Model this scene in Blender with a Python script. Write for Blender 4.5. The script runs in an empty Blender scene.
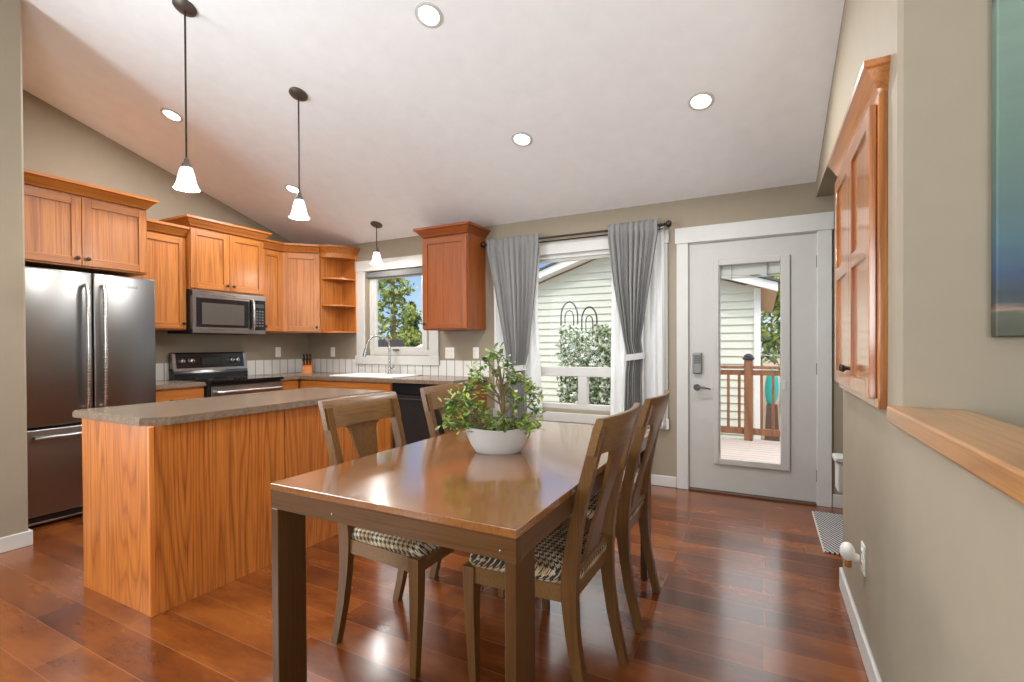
import bpy, bmesh, math, random
from mathutils import Vector, Matrix
random.seed(7)
S = bpy.context.scene
COL = S.collection
PI = math.pi

# ------------------------------------------------------------------ camera
F_PX = 485.7
YAW, PITCH, ROLL, CY = .4786, -.008, -.0047, 349.34
CAM_H = 1.2055
def cam_axes():
    cw, sw = math.cos(YAW), math.sin(YAW)
    f, r, u = Vector((-sw, cw, 0)), Vector((cw, sw, 0)), Vector((0, 0, 1))
    cp, sp = math.cos(PITCH), math.sin(PITCH)
    f, u = f*cp + u*sp, u*cp - f*sp
    cr, sr = math.cos(ROLL), math.sin(ROLL)
    return r*cr + u*sr, u*cr - r*sr, f
cr_, cu_, cf_ = cam_axes()
cd = bpy.data.cameras.new('camera'); cam = bpy.data.objects.new('camera', cd); COL.objects.link(cam)
cd.sensor_fit = 'HORIZONTAL'; cd.sensor_width = 36; cd.lens = F_PX*36/1024
cd.shift_y = (CY - 341)/1024; cd.clip_start = .02; cd.clip_end = 300
cam.matrix_world = Matrix(((cr_.x, cu_.x, -cf_.x, 0), (cr_.y, cu_.y, -cf_.y, 0), (cr_.z, cu_.z, -cf_.z, CAM_H), (0, 0, 0, 1)))
S.camera = cam

# ------------------------------------------------------------------ world, sun, fill lights, exposure
S.view_settings.view_transform = 'Standard'; S.view_settings.look = 'None'
S.view_settings.gamma = 1; S.view_settings.use_curve_mapping = False
S.view_settings.exposure = 0.1
W = bpy.data.worlds.new('sky'); S.world = W; W.use_nodes = True
wn = W.node_tree; wn.nodes.clear()
def wnode(t, **k):
    n = wn.nodes.new(t)
    for a, b in k.items(): setattr(n, a, b)
    return n
tc = wnode('ShaderNodeTexCoord'); sep = wnode('ShaderNodeSeparateXYZ'); rmp = wnode('ShaderNodeValToRGB')
wn.links.new(tc.outputs['Generated'], sep.inputs[0]); wn.links.new(sep.outputs['Z'], rmp.inputs[0])
e = rmp.color_ramp.elements
e[0].position = 0.0; e[0].color = (.62, .80, 1, 1); e[1].position = .45; e[1].color = (.10, .30, .78, 1)
ee = e.new(.12); ee.color = (.30, .57, .95, 1)
ns = wnode('ShaderNodeTexNoise'); ns.inputs['Scale'].default_value = 5; ns.inputs['Detail'].default_value = 6
cl = wnode('ShaderNodeValToRGB'); cl.color_ramp.elements[0].position = .50; cl.color_ramp.elements[1].position = .68
cl.color_ramp.elements[0].color = (0, 0, 0, 1); cl.color_ramp.elements[1].color = (.8, .8, .8, 1)
mx = wnode('ShaderNodeMix', data_type='RGBA'); mx.inputs[7].default_value = (.9, .95, 1, 1)
bg = wnode('ShaderNodeBackground'); bg.inputs['Strength'].default_value = 1.0
wo = wnode('ShaderNodeOutputWorld')
wn.links.new(tc.outputs['Generated'], ns.inputs['Vector']); wn.links.new(ns.outputs[0], cl.inputs[0])
wn.links.new(cl.outputs[0], mx.inputs[0]); wn.links.new(rmp.outputs[0], mx.inputs[6])
hi = wnode('ShaderNodeMapRange', interpolation_type='SMOOTHSTEP'); hi.inputs['From Min'].default_value = .24; hi.inputs['From Max'].default_value = .44
wn.links.new(sep.outputs['Z'], hi.inputs[0])
mh = wnode('ShaderNodeMix', data_type='RGBA'); mh.inputs[7].default_value = (.97, .985, 1, 1)
wn.links.new(hi.outputs[0], mh.inputs[0]); wn.links.new(mx.outputs[2], mh.inputs[6])
st = wnode('ShaderNodeMapRange'); st.inputs['To Min'].default_value = 1.0; st.inputs['To Max'].default_value = 2.6
wn.links.new(hi.outputs[0], st.inputs[0]); wn.links.new(st.outputs[0], bg.inputs['Strength'])
wn.links.new(mh.outputs[2], bg.inputs[0]); wn.links.new(bg.outputs[0], wo.inputs[0])

def light(name, kind, loc, power, color=(1, 1, 1), target=None, **k):
    d = bpy.data.lights.new(name, kind); o = bpy.data.objects.new(name, d); COL.objects.link(o)
    o.location = loc; d.energy = power; d.color = color
    for a, b in k.items(): setattr(d, a, b)
    if target is not None:
        o.rotation_euler = (Vector(target) - Vector(loc)).to_track_quat('-Z', 'Y').to_euler()
    return o
light('sun', 'SUN', (0, 0, 20), 1.1, (1, .96, .90), (-16, 14, 3), angle=.02)
# fill lights added behind, left and right of camera, standing in for unseen windows
light('fill_light_rear', 'AREA', (-1.8, -8.1, 1.45), 60, (.85, .935, 1), (-1.8, 0, 4.3), shape='RECTANGLE', size=4.4, size_y=2.1)  # added source behind the camera, tilted up to brighten the ceiling
light('fill_light_left', 'AREA', (-3.93, -1.1, 1.5), 190, (.85, .935, 1), (0, .0, 3.4), shape='RECTANGLE', size=2.5, size_y=1.95)  # added source on the left, brightening the right-hand wall and ceiling
light('fill_light_stair', 'AREA', (1.42, -1.2, 1.95), 185, (.85, .935, 1), (-3.2, .7, 4.2), shape='RECTANGLE', size=2.6, size_y=1.7)  # added source on the stair side, brightening kitchen fronts and ceiling

# ------------------------------------------------------------------ materials
def newmat(name):
    m = bpy.data.materials.new(name); m.use_nodes = True
    nt = m.node_tree; b = nt.nodes['Principled BSDF']
    return m, nt, b
def lin(c):
    return tuple(((v/255)/12.92 if v/255 <= .04045 else (((v/255)+.055)/1.055)**2.4) for v in c) + (1,)
def sset(b, **k):
    mp = dict(rough='Roughness', metal='Metallic', spec='Specular IOR Level', coat='Coat Weight', coatr='Coat Roughness', trans='Transmission Weight', sheen='Sheen Weight', alpha='Alpha', sss='Subsurface Weight')
    for a, v in k.items(): b.inputs[mp[a]].default_value = v
def plain(name, c, **k):
    m, nt, b = newmat(name); b.inputs['Base Color'].default_value = lin(c); sset(b, **k)
    # a faint mottling so that nothing is dead flat
    t = nt.nodes.new('ShaderNodeTexCoord'); n = nt.nodes.new('ShaderNodeTexNoise'); n.inputs['Scale'].default_value = 9; n.inputs['Detail'].default_value = 3
    r = nt.nodes.new('ShaderNodeMapRange'); r.inputs['To Min'].default_value = .95; r.inputs['To Max'].default_value = 1.05
    x = nt.nodes.new('ShaderNodeMix'); x.data_type = 'RGBA'; x.blend_type = 'MULTIPLY'; x.inputs[0].default_value = 1; x.inputs[6].default_value = lin(c)
    nt.links.new(t.outputs['Object'], n.inputs['Vector']); nt.links.new(n.outputs[0], r.inputs[0]); nt.links.new(r.outputs[0], x.inputs[7]); nt.links.new(x.outputs[2], b.inputs['Base Color'])
    return m
class NT:
    def __init__(s, nt): s.nt = nt
    def n(s, t, **k):
        o = s.nt.nodes.new(t)
        for a, b in k.items():
            if a.startswith('i_'): o.inputs[a[2:].replace('_', ' ')].default_value = b
            else: setattr(o, a, b)
        return o
    def l(s, a, b): s.nt.links.new(a, b)
    def math(s, op, a, b=None, clamp=False):
        o = s.nt.nodes.new('ShaderNodeMath'); o.operation = op; o.use_clamp = clamp
        for i, v in enumerate((a, b)):
            if v is None: continue
            if hasattr(v, 'links'): s.l(v, o.inputs[i])
            else: o.inputs[i].default_value = v
        return o.outputs[0]
    def mix(s, f, a, b, mode='MIX'):
        o = s.nt.nodes.new('ShaderNodeMix'); o.data_type = 'RGBA'; o.blend_type = mode
        for i, v in ((0, f), (6, a), (7, b)):
            if hasattr(v, 'links'): s.l(v, o.inputs[i])
            else: o.inputs[i].default_value = v
        return o.outputs[2]
    def ramp(s, f, stops):
        o = s.nt.nodes.new('ShaderNodeValToRGB'); s.l(f, o.inputs[0]); el = o.color_ramp.elements
        while len(el) < len(stops): el.new(.5)
        for q, (p, c) in zip(el, stops): q.position = p; q.color = c
        return o.outputs[0]
def wood(name, light_c, mid_c, dark_c, axis='Z', scale=1., rings=9, rough=.38, coat=.14, coatr=.2, across=3.2, dark_amt=.75, along=.55):
    m, nt, b = newmat(name); N = NT(nt)
    t = N.n('ShaderNodeTexCoord'); oi = N.n('ShaderNodeObjectInfo')
    ad = N.n('ShaderNodeVectorMath', operation='ADD'); mu = N.n('ShaderNodeVectorMath', operation='SCALE'); mu.inputs['Scale'].default_value = 17.
    cx = N.n('ShaderNodeCombineXYZ'); [N.l(oi.outputs['Random'], cx.inputs[i]) for i in range(3)]
    N.l(cx.outputs[0], mu.inputs[0]); N.l(t.outputs['Object'], ad.inputs[0]); N.l(mu.outputs[0], ad.inputs[1])
    def stretched(a, c):
        mp = N.n('ShaderNodeMapping'); s = [c*scale]*3; s['XYZ'.index(axis)] = a*scale; mp.inputs['Scale'].default_value = s
        N.l(ad.outputs[0], mp.inputs['Vector']); return mp.outputs[0]
    n1 = N.n('ShaderNodeTexNoise', i_Scale=1., i_Detail=1.5, i_Roughness=.45); N.l(stretched(along, across), n1.inputs['Vector'])
    rg = N.math('FRACT', N.math('MULTIPLY', n1.outputs[0], float(rings)))
    rg = N.math('ABSOLUTE', N.math('SUBTRACT', N.math('MULTIPLY', rg, 2.), 1.))
    n2 = N.n('ShaderNodeTexNoise', i_Scale=1., i_Detail=4.); N.l(stretched(4., 150.), n2.inputs['Vector'])
    n3 = N.n('ShaderNodeTexNoise', i_Scale=1., i_Detail=2.); N.l(stretched(.5, 2.), n3.inputs['Vector'])
    c = N.mix(N.math('MULTIPLY', N.math('POWER', rg, 2.5), dark_amt), lin(light_c), lin(dark_c))
    c = N.mix(N.ramp(n3.outputs[0], [(.35, (0, 0, 0, 1)), (.7, (.55, .55, .55, 1))]), c, lin(mid_c))
    c = N.mix(N.ramp(n2.outputs[0], [(.45, (0, 0, 0, 1)), (.75, (.7, .7, .7, 1))]), c, lin(dark_c))
    N.l(c, b.inputs['Base Color']); sset(b, rough=rough, coat=coat, coatr=coatr)
    return m
OAK = ((188, 116, 46), (172, 98, 34), (126, 62, 16))
oak_v = wood('oak_vertical', *OAK, axis='Z', along=.28, across=9, rings=9, dark_amt=.65)
oak_h = wood('oak_rail_x', *OAK, axis='X', along=.28, across=9, rings=8, dark_amt=.4)
oak_y = wood('oak_rail_y', *OAK, axis='Y', along=.28, across=9, rings=8, dark_amt=.4)
oak_island = wood('oak_island', (196, 116, 46), (184, 102, 38), (124, 58, 16), axis='Z', rings=30, along=.24, across=4.2, coat=.2, dark_amt=.8)
oak_trim = wood('oak_edge', (222, 138, 62), (206, 120, 52), (180, 98, 38), axis='Z', rings=5)
oak_dark = wood('oak_dark', (160, 86, 36), (144, 72, 28), (106, 48, 16), axis='Z', along=.28, across=9, rings=8, dark_amt=.4)
oak_dark_h = wood('oak_dark_rail', (160, 86, 36), (144, 72, 28), (106, 48, 16), axis='X', along=.28, across=9, rings=8, dark_amt=.4)
oak_cap = wood('oak_cap', (184, 126, 62), (170, 112, 52), (140, 86, 36), axis='Y', rings=6, coat=.9, coatr=.15)
TW = ((158, 108, 58), (144, 96, 50), (110, 68, 34))
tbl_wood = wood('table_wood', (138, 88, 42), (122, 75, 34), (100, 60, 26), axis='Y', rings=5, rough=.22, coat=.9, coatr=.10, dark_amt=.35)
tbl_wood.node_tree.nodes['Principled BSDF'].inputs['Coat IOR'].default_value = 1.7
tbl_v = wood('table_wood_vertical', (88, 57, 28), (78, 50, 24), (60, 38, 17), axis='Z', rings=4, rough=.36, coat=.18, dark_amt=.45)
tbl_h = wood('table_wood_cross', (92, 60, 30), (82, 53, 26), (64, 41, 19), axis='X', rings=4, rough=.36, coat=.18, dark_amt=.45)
chr_v = wood('chair_wood_vertical', (112, 76, 39), (98, 66, 34), (74, 47, 22), axis='Z', rings=4, rough=.36, coat=.18, dark_amt=.45)
chr_y = wood('chair_wood_cross', (122, 88, 50), (108, 76, 42), (84, 56, 29), axis='Y', rings=4, rough=.36, coat=.2, dark_amt=.4)
oak_gv = wood('oak_gloss_vertical', *OAK, axis='Z', along=.28, across=9, rings=9, dark_amt=.65, rough=.3, coat=1., coatr=.12)
oak_gy = wood('oak_gloss_rail', *OAK, axis='Y', along=.28, across=9, rings=8, dark_amt=.4, rough=.3, coat=1., coatr=.12)
for m_ in (tbl_v, tbl_h, chr_v, chr_y): m_.node_tree.nodes['Principled BSDF'].inputs['Specular IOR Level'].default_value = .2
deck_rail = wood('deck_rail_wood', (150, 100, 66), (134, 86, 56), (104, 64, 40), axis='Z', rough=.6, coat=0)

wall_m = plain('wall_paint', (154, 141, 121), rough=.75, spec=.25)
wall_w = wall_m
ceil_m = plain('ceiling_paint', (244, 244, 242), rough=.9, spec=.1)
white = plain('white_trim', (204, 201, 194), rough=.4)
doorw = plain('door_white', (192, 188, 180), rough=.4)
plastic = plain('white_plastic', (235, 232, 222), rough=.35)
sinkw = plain('sink_enamel', (236, 236, 232), rough=.2)
black = plain('black_enamel', (22, 22, 24), rough=.18)
blackm = plain('black_matte', (30, 29, 28), rough=.55)
dw_m = plain('dishwasher_black', (40, 37, 35), rough=.3)
bronze = plain('dark_bronze', (62, 54, 48), rough=.4, metal=.7)
canopy_m = plain('pendant_metal', (96, 88, 80), rough=.4, metal=.6)
brass = plain('brass', (190, 130, 70), rough=.35, metal=.6)
chrome = plain('chrome', (176, 176, 176), rough=.24, metal=1.)
nickel = plain('brushed_nickel', (138, 134, 128), rough=.3, metal=.9)
pot_m = plain('ceramic_pot', (180, 173, 166), rough=.45)
soil_m = plain('soil', (70, 48, 34), rough=.95)
bark = plain('jade_stem', (112, 92, 62), rough=.8)
teal = plain('teal_plastic', (40, 172, 168), rough=.4)
trunk_m = plain('tree_bark', (110, 92, 74), rough=.9)
roof_m = plain('roof_shingle', (96, 92, 90), rough=.9)
fascia_m = plain('fascia_white', (236, 234, 230), rough=.6)
fence_m = plain('fence_grey', (72, 68, 70), rough=.8)
gravel = plain('gravel_brown', (150, 128, 108), rough=.95)
def steel(name, c, r=.32):
    m, nt, b = newmat(name); N = NT(nt); t = N.n('ShaderNodeTexCoord'); mp = N.n('ShaderNodeMapping'); mp.inputs['Scale'].default_value = (3, 3, 400)
    n = N.n('ShaderNodeTexNoise', i_Scale=1., i_Detail=2.); N.l(t.outputs['Object'], mp.inputs[0]); N.l(mp.outputs[0], n.inputs['Vector'])
    rr = N.n('ShaderNodeMapRange'); rr.inputs['To Min'].default_value = r-.06; rr.inputs['To Max'].default_value = r+.08
    N.l(n.outputs[0], rr.inputs[0]); N.l(rr.outputs[0], b.inputs['Roughness']); b.inputs['Base Color'].default_value = lin(c); sset(b, metal=1.)
    return m
slate = steel('slate_steel', (138, 137, 135), .30)
steel_b = steel('bright_steel', (205, 203, 198), .25)
steel_m = steel('mid_steel', (150, 147, 142), .28)
blackglass = plain('black_glass', (16, 16, 17), rough=.06)
window_mw = plain('microwave_window', (82, 78, 72), rough=.12)

def glass_mat(name, tint=(1, 1, 1, 1), refl=.06):
    m = bpy.data.materials.new(name); m.use_nodes = True; nt = m.node_tree; nt.nodes.clear(); N = NT(nt)
    a = N.n('ShaderNodeBsdfTransparent'); a.inputs[0].default_value = tint
    g = N.n('ShaderNodeBsdfGlossy'); g.inputs['Roughness'].default_value = .02
    x = N.n('ShaderNodeMixShader'); x.inputs[0].default_value = refl
    o = N.n('ShaderNodeOutputMaterial'); N.l(a.outputs[0], x.inputs[1]); N.l(g.outputs[0], x.inputs[2]); N.l(x.outputs[0], o.inputs[0])
    return m
glass = glass_mat('window_glass', (.97, .98, .97, 1), .004)
def emit(name, c, s):
    m, nt, b = newmat(name); b.inputs['Base Color'].default_value = (1, 1, 1, 1); b.inputs['Emission Color'].default_value = c; b.inputs['Emission Strength'].default_value = s
    return m
lamp_e = emit('lamp_lens', (1, .98, .95, 1), 8)
shade_e = emit('pendant_glass', (1, .95, .88, 1), .85)
sset(shade_e.node_tree.nodes['Principled BSDF'], rough=.3)

def fabric(name, c1, c2, sc=260, transl=0.):
    m, nt, b = newmat(name); N = NT(nt); t = N.n('ShaderNodeTexCoord'); w = N.n('ShaderNodeTexNoise', i_Scale=float(sc), i_Detail=2.); N.l(t.outputs['Object'], w.inputs['Vector'])
    N.l(N.mix(w.outputs[0], lin(c1), lin(c2)), b.inputs['Base Color']); sset(b, rough=.9, spec=.15)
    if transl:
        tr = N.n('ShaderNodeBsdfTranslucent'); tr.inputs[0].default_value = lin(c2); x = N.n('ShaderNodeMixShader'); x.inputs[0].default_value = transl
        o = nt.nodes['Material Output']; N.l(b.outputs[0], x.inputs[1]); N.l(tr.outputs[0], x.inputs[2]); N.l(x.outputs[0], o.inputs[0])
    return m
cur_m = fabric('curtain_grey', (122, 120, 118), (160, 158, 155), 180, .12)
sheer_m = fabric('sheer_white', (244, 243, 240), (250, 250, 248), 120, .45)
blind_m = fabric('shade_grey', (104, 104, 102), (124, 124, 121), 90, .1)
def houndstooth(name):
    m, nt, b = newmat(name); N = NT(nt); t = N.n('ShaderNodeTexCoord'); s = N.n('ShaderNodeSeparateXYZ'); N.l(t.outputs['Object'], s.inputs[0])
    k = 1/.023
    x = N.math('MULTIPLY', N.math('ADD', s.outputs['X'], N.math('MULTIPLY', s.outputs['Z'], .6)), k); y = N.math('MULTIPLY', N.math('ADD', s.outputs['Y'], N.math('MULTIPLY', s.outputs['Z'], .8)), k)
    wa = N.math('LESS_THAN', N.math('FRACT', x), .5); we = N.math('LESS_THAN', N.math('FRACT', y), .5)
    tw = N.math('LESS_THAN', N.math('FRACT', N.math('MULTIPLY', N.math('ADD', x, y), 2.)), .5)
    f = N.math('ADD', N.math('MULTIPLY', tw, wa), N.math('MULTIPLY', N.math('SUBTRACT', 1., tw), we))
    n = N.n('ShaderNodeTexNoise', i_Scale=14., i_Detail=2.); N.l(t.outputs['Object'], n.inputs['Vector'])
    lt = N.mix(N.ramp(n.outputs[0], [(.4, (0, 0, 0, 1)), (.6, (1, 1, 1, 1))]), lin((206, 190, 160)), lin((166, 134, 94)))
    N.l(N.mix(f, lt, lin((62, 56, 52))), b.inputs['Base Color']); sset(b, rough=.95, spec=.1)
    return m
hound = houndstooth('houndstooth_cloth')
def floor_mat():
    m, nt, b = newmat('plank_floor'); N = NT(nt); t = N.n('ShaderNodeTexCoord')
    br = N.n('ShaderNodeTexBrick', offset=.37, offset_frequency=2, squash=1.); br.inputs['Scale'].default_value = 1; br.inputs['Brick Width'].default_value = 1.22; br.inputs['Row Height'].default_value = .155
    br.inputs['Mortar Size'].default_value = .0022; br.inputs['Mortar Smooth'].default_value = .3; br.inputs['Bias'].default_value = 0
    br.inputs['Color1'].default_value = (0, 0, 0, 1); br.inputs['Color2'].default_value = (1, 1, 1, 1); br.inputs['Mortar'].default_value = (.5, .5, .5, 1)
    N.l(t.outputs['Object'], br.inputs['Vector'])
    n = N.n('ShaderNodeTexNoise', i_Scale=1., i_Detail=5., i_Roughness=.6); mp = N.n('ShaderNodeMapping'); mp.inputs['Scale'].default_value = (2.2, 6, 1); N.l(t.outputs['Object'], mp.inputs[0]); N.l(mp.outputs[0], n.inputs['Vector'])
    n2 = N.n('ShaderNodeTexNoise', i_Scale=1., i_Detail=4.); mp2 = N.n('ShaderNodeMapping'); mp2.inputs['Scale'].default_value = (5, 90, 1); N.l(t.outputs['Object'], mp2.inputs[0]); N.l(mp2.outputs[0], n2.inputs['Vector'])
    f = N.math('ADD', N.math('MULTIPLY', br.outputs['Color'], .25), N.math('MULTIPLY', n.outputs[0], .75))
    c = N.ramp(f, [(.30, lin((76, 34, 10))), (.48, lin((116, 57, 18))), (.62, lin((142, 77, 28)))])
    c = N.mix(N.math('MULTIPLY', n2.outputs[0], .35), c, lin((80, 40, 18)))
    c = N.mix(N.math('MULTIPLY', br.outputs['Fac'], .3), c, lin((176, 118, 80)))
    N.l(c, b.inputs['Base Color'])
    rr = N.n('ShaderNodeMapRange'); rr.inputs['To Min'].default_value = .14; rr.inputs['To Max'].default_value = .34; N.l(n.outputs[0], rr.inputs[0]); N.l(rr.outputs[0], b.inputs['Roughness'])
    bp = N.n('ShaderNodeBump'); bp.inputs['Strength'].default_value = .12; bp.inputs['Distance'].default_value = .01; N.l(n.outputs[0], bp.inputs['Height']); N.l(bp.outputs[0], b.inputs['Normal'])
    sset(b, spec=.3, coat=.55, coatr=.16); b.inputs['Coat IOR'].default_value = 1.55
    return m
floor_m = floor_mat()
def counter_mat():
    m, nt, b = newmat('laminate_counter'); N = NT(nt); t = N.n('ShaderNodeTexCoord')
    n = N.n('ShaderNodeTexNoise', i_Scale=60., i_Detail=5.); N.l(t.outputs['Object'], n.inputs['Vector'])
    n2 = N.n('ShaderNodeTexNoise', i_Scale=7., i_Detail=3.); N.l(t.outputs['Object'], n2.inputs['Vector'])
    c = N.mix(N.ramp(n.outputs[0], [(.4, (0, 0, 0, 1)), (.62, (1, 1, 1, 1))]), lin((118, 98, 80)), lin((140, 120, 100)))
    c = N.mix(N.math('MULTIPLY', n2.outputs[0], .5), c, lin((124, 102, 84)))
    N.l(c, b.inputs['Base Color']); sset(b, rough=.22, spec=.6)
    return m
counter_m = counter_mat()
def tile_mat():
    m, nt, b = newmat('white_tile'); N = NT(nt); t = N.n('ShaderNodeTexCoord'); s = N.n('ShaderNodeSeparateXYZ'); N.l(t.outputs['Object'], s.inputs[0])
    u = N.math('FRACT', N.math('DIVIDE', N.math('ADD', s.outputs['X'], s.outputs['Y']), .105))
    g = N.math('LESS_THAN', u, .07)
    N.l(N.mix(g, lin((226, 222, 214)), lin((120, 114, 106))), b.inputs['Base Color']); sset(b, rough=.25)
    return m
tile_m = tile_mat()
def siding_mat():
    return plain('siding_vinyl', (220, 219, 204), rough=.6)
siding_m = siding_mat()
def deck_mat():
    m, nt, b = newmat('deck_boards'); N = NT(nt); t = N.n('ShaderNodeTexCoord'); s = N.n('ShaderNodeSeparateXYZ'); N.l(t.outputs['Object'], s.inputs[0])
    n = N.n('ShaderNodeTexNoise', i_Scale=1., i_Detail=4.); mp = N.n('ShaderNodeMapping'); mp.inputs['Scale'].default_value = (1.5, 30, 1); N.l(t.outputs['Object'], mp.inputs[0]); N.l(mp.outputs[0], n.inputs['Vector'])
    g = N.math('LESS_THAN', N.math('FRACT', N.math('DIVIDE', s.outputs['Y'], .14)), .06)
    c = N.mix(n.outputs[0], lin((164, 142, 132)), lin((206, 194, 188)))
    N.l(N.mix(g, c, lin((80, 60, 54))), b.inputs['Base Color']); sset(b, rough=.7)
    return m
deck_m = deck_mat()
def leaf_mat(name, a, b_, c_, sc):
    m, nt, b = newmat(name); N = NT(nt); t = N.n('ShaderNodeTexCoord'); n = N.n('ShaderNodeTexNoise', i_Scale=float(sc), i_Detail=1.); N.l(t.outputs['Object'], n.inputs['Vector'])
    N.l(N.ramp(n.outputs[0], [(.36, lin(a)), (.5, lin(b_)), (.64, lin(c_))]), b.inputs['Base Color']); sset(b, rough=.45, spec=.4)
    return m
jade_m = leaf_mat('jade_leaf', (62, 92, 34), (110, 138, 52), (168, 182, 84), 26)
tree_a = leaf_mat('foliage_pale', (66, 84, 36), (126, 140, 62), (176, 180, 92), 2.2)
tree_b = leaf_mat('foliage_pine', (42, 62, 34), (84, 104, 54), (130, 144, 84), 2.2)
bush_m = leaf_mat('foliage_variegated', (58, 88, 44), (150, 166, 118), (250, 250, 244), 16)
def rug_mat():
    m, nt, b = newmat('woven_rug'); N = NT(nt); t = N.n('ShaderNodeTexCoord'); s = N.n('ShaderNodeSeparateXYZ'); N.l(t.outputs['Object'], s.inputs[0])
    x = N.math('DIVIDE', s.outputs['X'], .024); y = N.math('DIVIDE', s.outputs['Y'], .048)
    f = N.math('LESS_THAN', N.math('FRACT', N.math('ADD', x, y)), .5); h = N.math('LESS_THAN', N.math('FRACT', N.math('MULTIPLY', y, 2.)), .25)
    c = N.mix(f, lin((196, 192, 186)), lin((52, 50, 62))); c = N.mix(N.math('MULTIPLY', h, .35), c, lin((96, 78, 66)))
    N.l(c, b.inputs['Base Color']); sset(b, rough=.95)
    return m
rug_m = rug_mat()
def painting_mat():
    m, nt, b = newmat('painted_canvas'); N = NT(nt); t = N.n('ShaderNodeTexCoord'); s = N.n('ShaderNodeSeparateXYZ'); N.l(t.outputs['Object'], s.inputs[0])
    n = N.n('ShaderNodeTexNoise', i_Scale=3., i_Detail=5.); mp = N.n('ShaderNodeMapping'); mp.inputs['Scale'].default_value = (1, 1, 4); N.l(t.outputs['Object'], mp.inputs[0]); N.l(mp.outputs[0], n.inputs['Vector'])
    f = N.math('ADD', N.math('DIVIDE', s.outputs['Z'], 1.15), N.math('MULTIPLY', N.math('SUBTRACT', n.outputs[0], .5), .16))
    c = N.ramp(f, [(.0, lin((66, 60, 44))), (.05, lin((84, 80, 62))), (.062, lin((160, 124, 104))), (.075, lin((42, 46, 60))), (.15, lin((44, 62, 100))), (.22, lin((66, 98, 112))), (.3, lin((80, 102, 102))), (.45, lin((100, 122, 108))), (.76, lin((126, 146, 130))), (.79, lin((86, 82, 90))), (.9, lin((100, 96, 106)))])
    n2 = N.n('ShaderNodeTexNoise', i_Scale=9., i_Detail=6.); N.l(mp.outputs[0], n2.inputs['Vector']); c = N.mix(N.math('MULTIPLY', n2.outputs[0], .45), c, lin((82, 100, 86)))
    N.l(c, b.inputs['Base Color']); sset(b, rough=.6)
    return m
paint_m = painting_mat()

# ------------------------------------------------------------------ mesh helpers
def mb(): return bmesh.new()
def box(bm, x0, x1, y0, y1, z0, z1, bev=0, mi=0, seg=1):
    t = bmesh.new(); bmesh.ops.create_cube(t, size=1)
    for v in t.verts: v.co = ((x0+x1)/2 + v.co.x*(x1-x0), (y0+y1)/2 + v.co.y*(y1-y0), (z0+z1)/2 + v.co.z*(z1-z0))
    if bev: bmesh.ops.bevel(t, geom=t.edges[:], offset=min(bev, .45*min(abs(x1-x0), abs(y1-y0), abs(z1-z0))), segments=seg, affect='EDGES', profile=.5)
    for f in t.faces: f.material_index = mi
    join(bm, t); return bm
def join(bm, t):
    me = bpy.data.meshes.new('t'); t.to_mesh(me); t.free(); bm.from_mesh(me); bpy.data.meshes.remove(me)
def prism(bm, pts, d, mi=0):
    """extrude the closed 3-D outline pts by vector d"""
    d = Vector(d); a = [bm.verts.new(p) for p in pts]; b = [bm.verts.new(Vector(p)+d) for p in pts]; n = len(pts)
    fs = [bm.faces.new(a[::-1]), bm.faces.new(b)] + [bm.faces.new((a[i], a[(i+1) % n], b[(i+1) % n], b[i])) for i in range(n)]
    for f in fs: f.material_index = mi
    bmesh.ops.recalc_face_normals(bm, faces=fs); return bm
def loft(bm, rings, cap=True, closed=True):
    R = [[bm.verts.new(p) for p in r] for r in rings]; n = len(R[0]); fs = []
    for a, b in zip(R, R[1:]):
        for i in range(n if closed else n-1):
            fs.append(bm.faces.new((a[i], a[(i+1) % n], b[(i+1) % n], b[i])))
    if cap: fs.append(bm.faces.new(R[0][::-1])); fs.append(bm.faces.new(R[-1]))
    bmesh.ops.recalc_face_normals(bm, faces=fs); return bm
def lathe(bm, prof, c=(0, 0, 0), n=24, axis='Z', cap=True):
    rings = []
    for r, h in prof:
        ring = []
        for i in range(n):
            a = 2*PI*i/n; p = (r*math.cos(a), r*math.sin(a), h)
            if axis == 'Y': p = (p[0], p[2], p[1])
            if axis == 'X': p = (p[2], p[0], p[1])
            ring.append((c[0]+p[0], c[1]+p[1], c[2]+p[2]))
        rings.append(ring)
    return loft(bm, rings, cap)
def tube(bm, pts, r, n=10, r_end=None):
    pts = [Vector(p) for p in pts]; rings = []
    up = Vector((0, 0, 1))
    for i, p in enumerate(pts):
        d = (pts[min(i+1, len(pts)-1)] - pts[max(i-1, 0)]).normalized()
        if abs(d.z) > .95: up = Vector((0, 1, 0)) if i == 0 else up
        a = d.cross(up)
        if a.length < 1e-4: a = d.cross(Vector((1, 0, 0)))
        a.normalize(); b = a.cross(d); up = b
        rr = r if r_end is None else r + (r_end-r)*i/max(1, len(pts)-1)
        rings.append([p + a*rr*math.cos(2*PI*k/n) + b*rr*math.sin(2*PI*k/n) for k in range(n)])
    return loft(bm, rings)
def root_loc(p):
    while p.parent: p = p.parent
    return p.location
def obj(name, bm, mat, parent=None, world=False, smooth=False, auto=True):
    me = bpy.data.meshes.new(name)
    if world and parent:
        bmesh.ops.translate(bm, vec=-root_loc(parent), verts=bm.verts[:])
    bm.to_mesh(me); bm.free()
    for m in (mat if isinstance(mat, (list, tuple)) else [mat]): me.materials.append(m)
    if smooth:
        for p in me.polygons: p.use_smooth = True
        try: me.set_sharp_from_angle(angle=math.radians(40))
        except Exception: pass
    o = bpy.data.objects.new(name, me); COL.objects.link(o)
    if parent: o.parent = parent
    return o
def tag(o, label=None, cat=None, group=None, kind=None):
    for k, v in (('label', label), ('category', cat), ('group', group), ('kind', kind)):
        if v: o[k] = v
    return o
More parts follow.
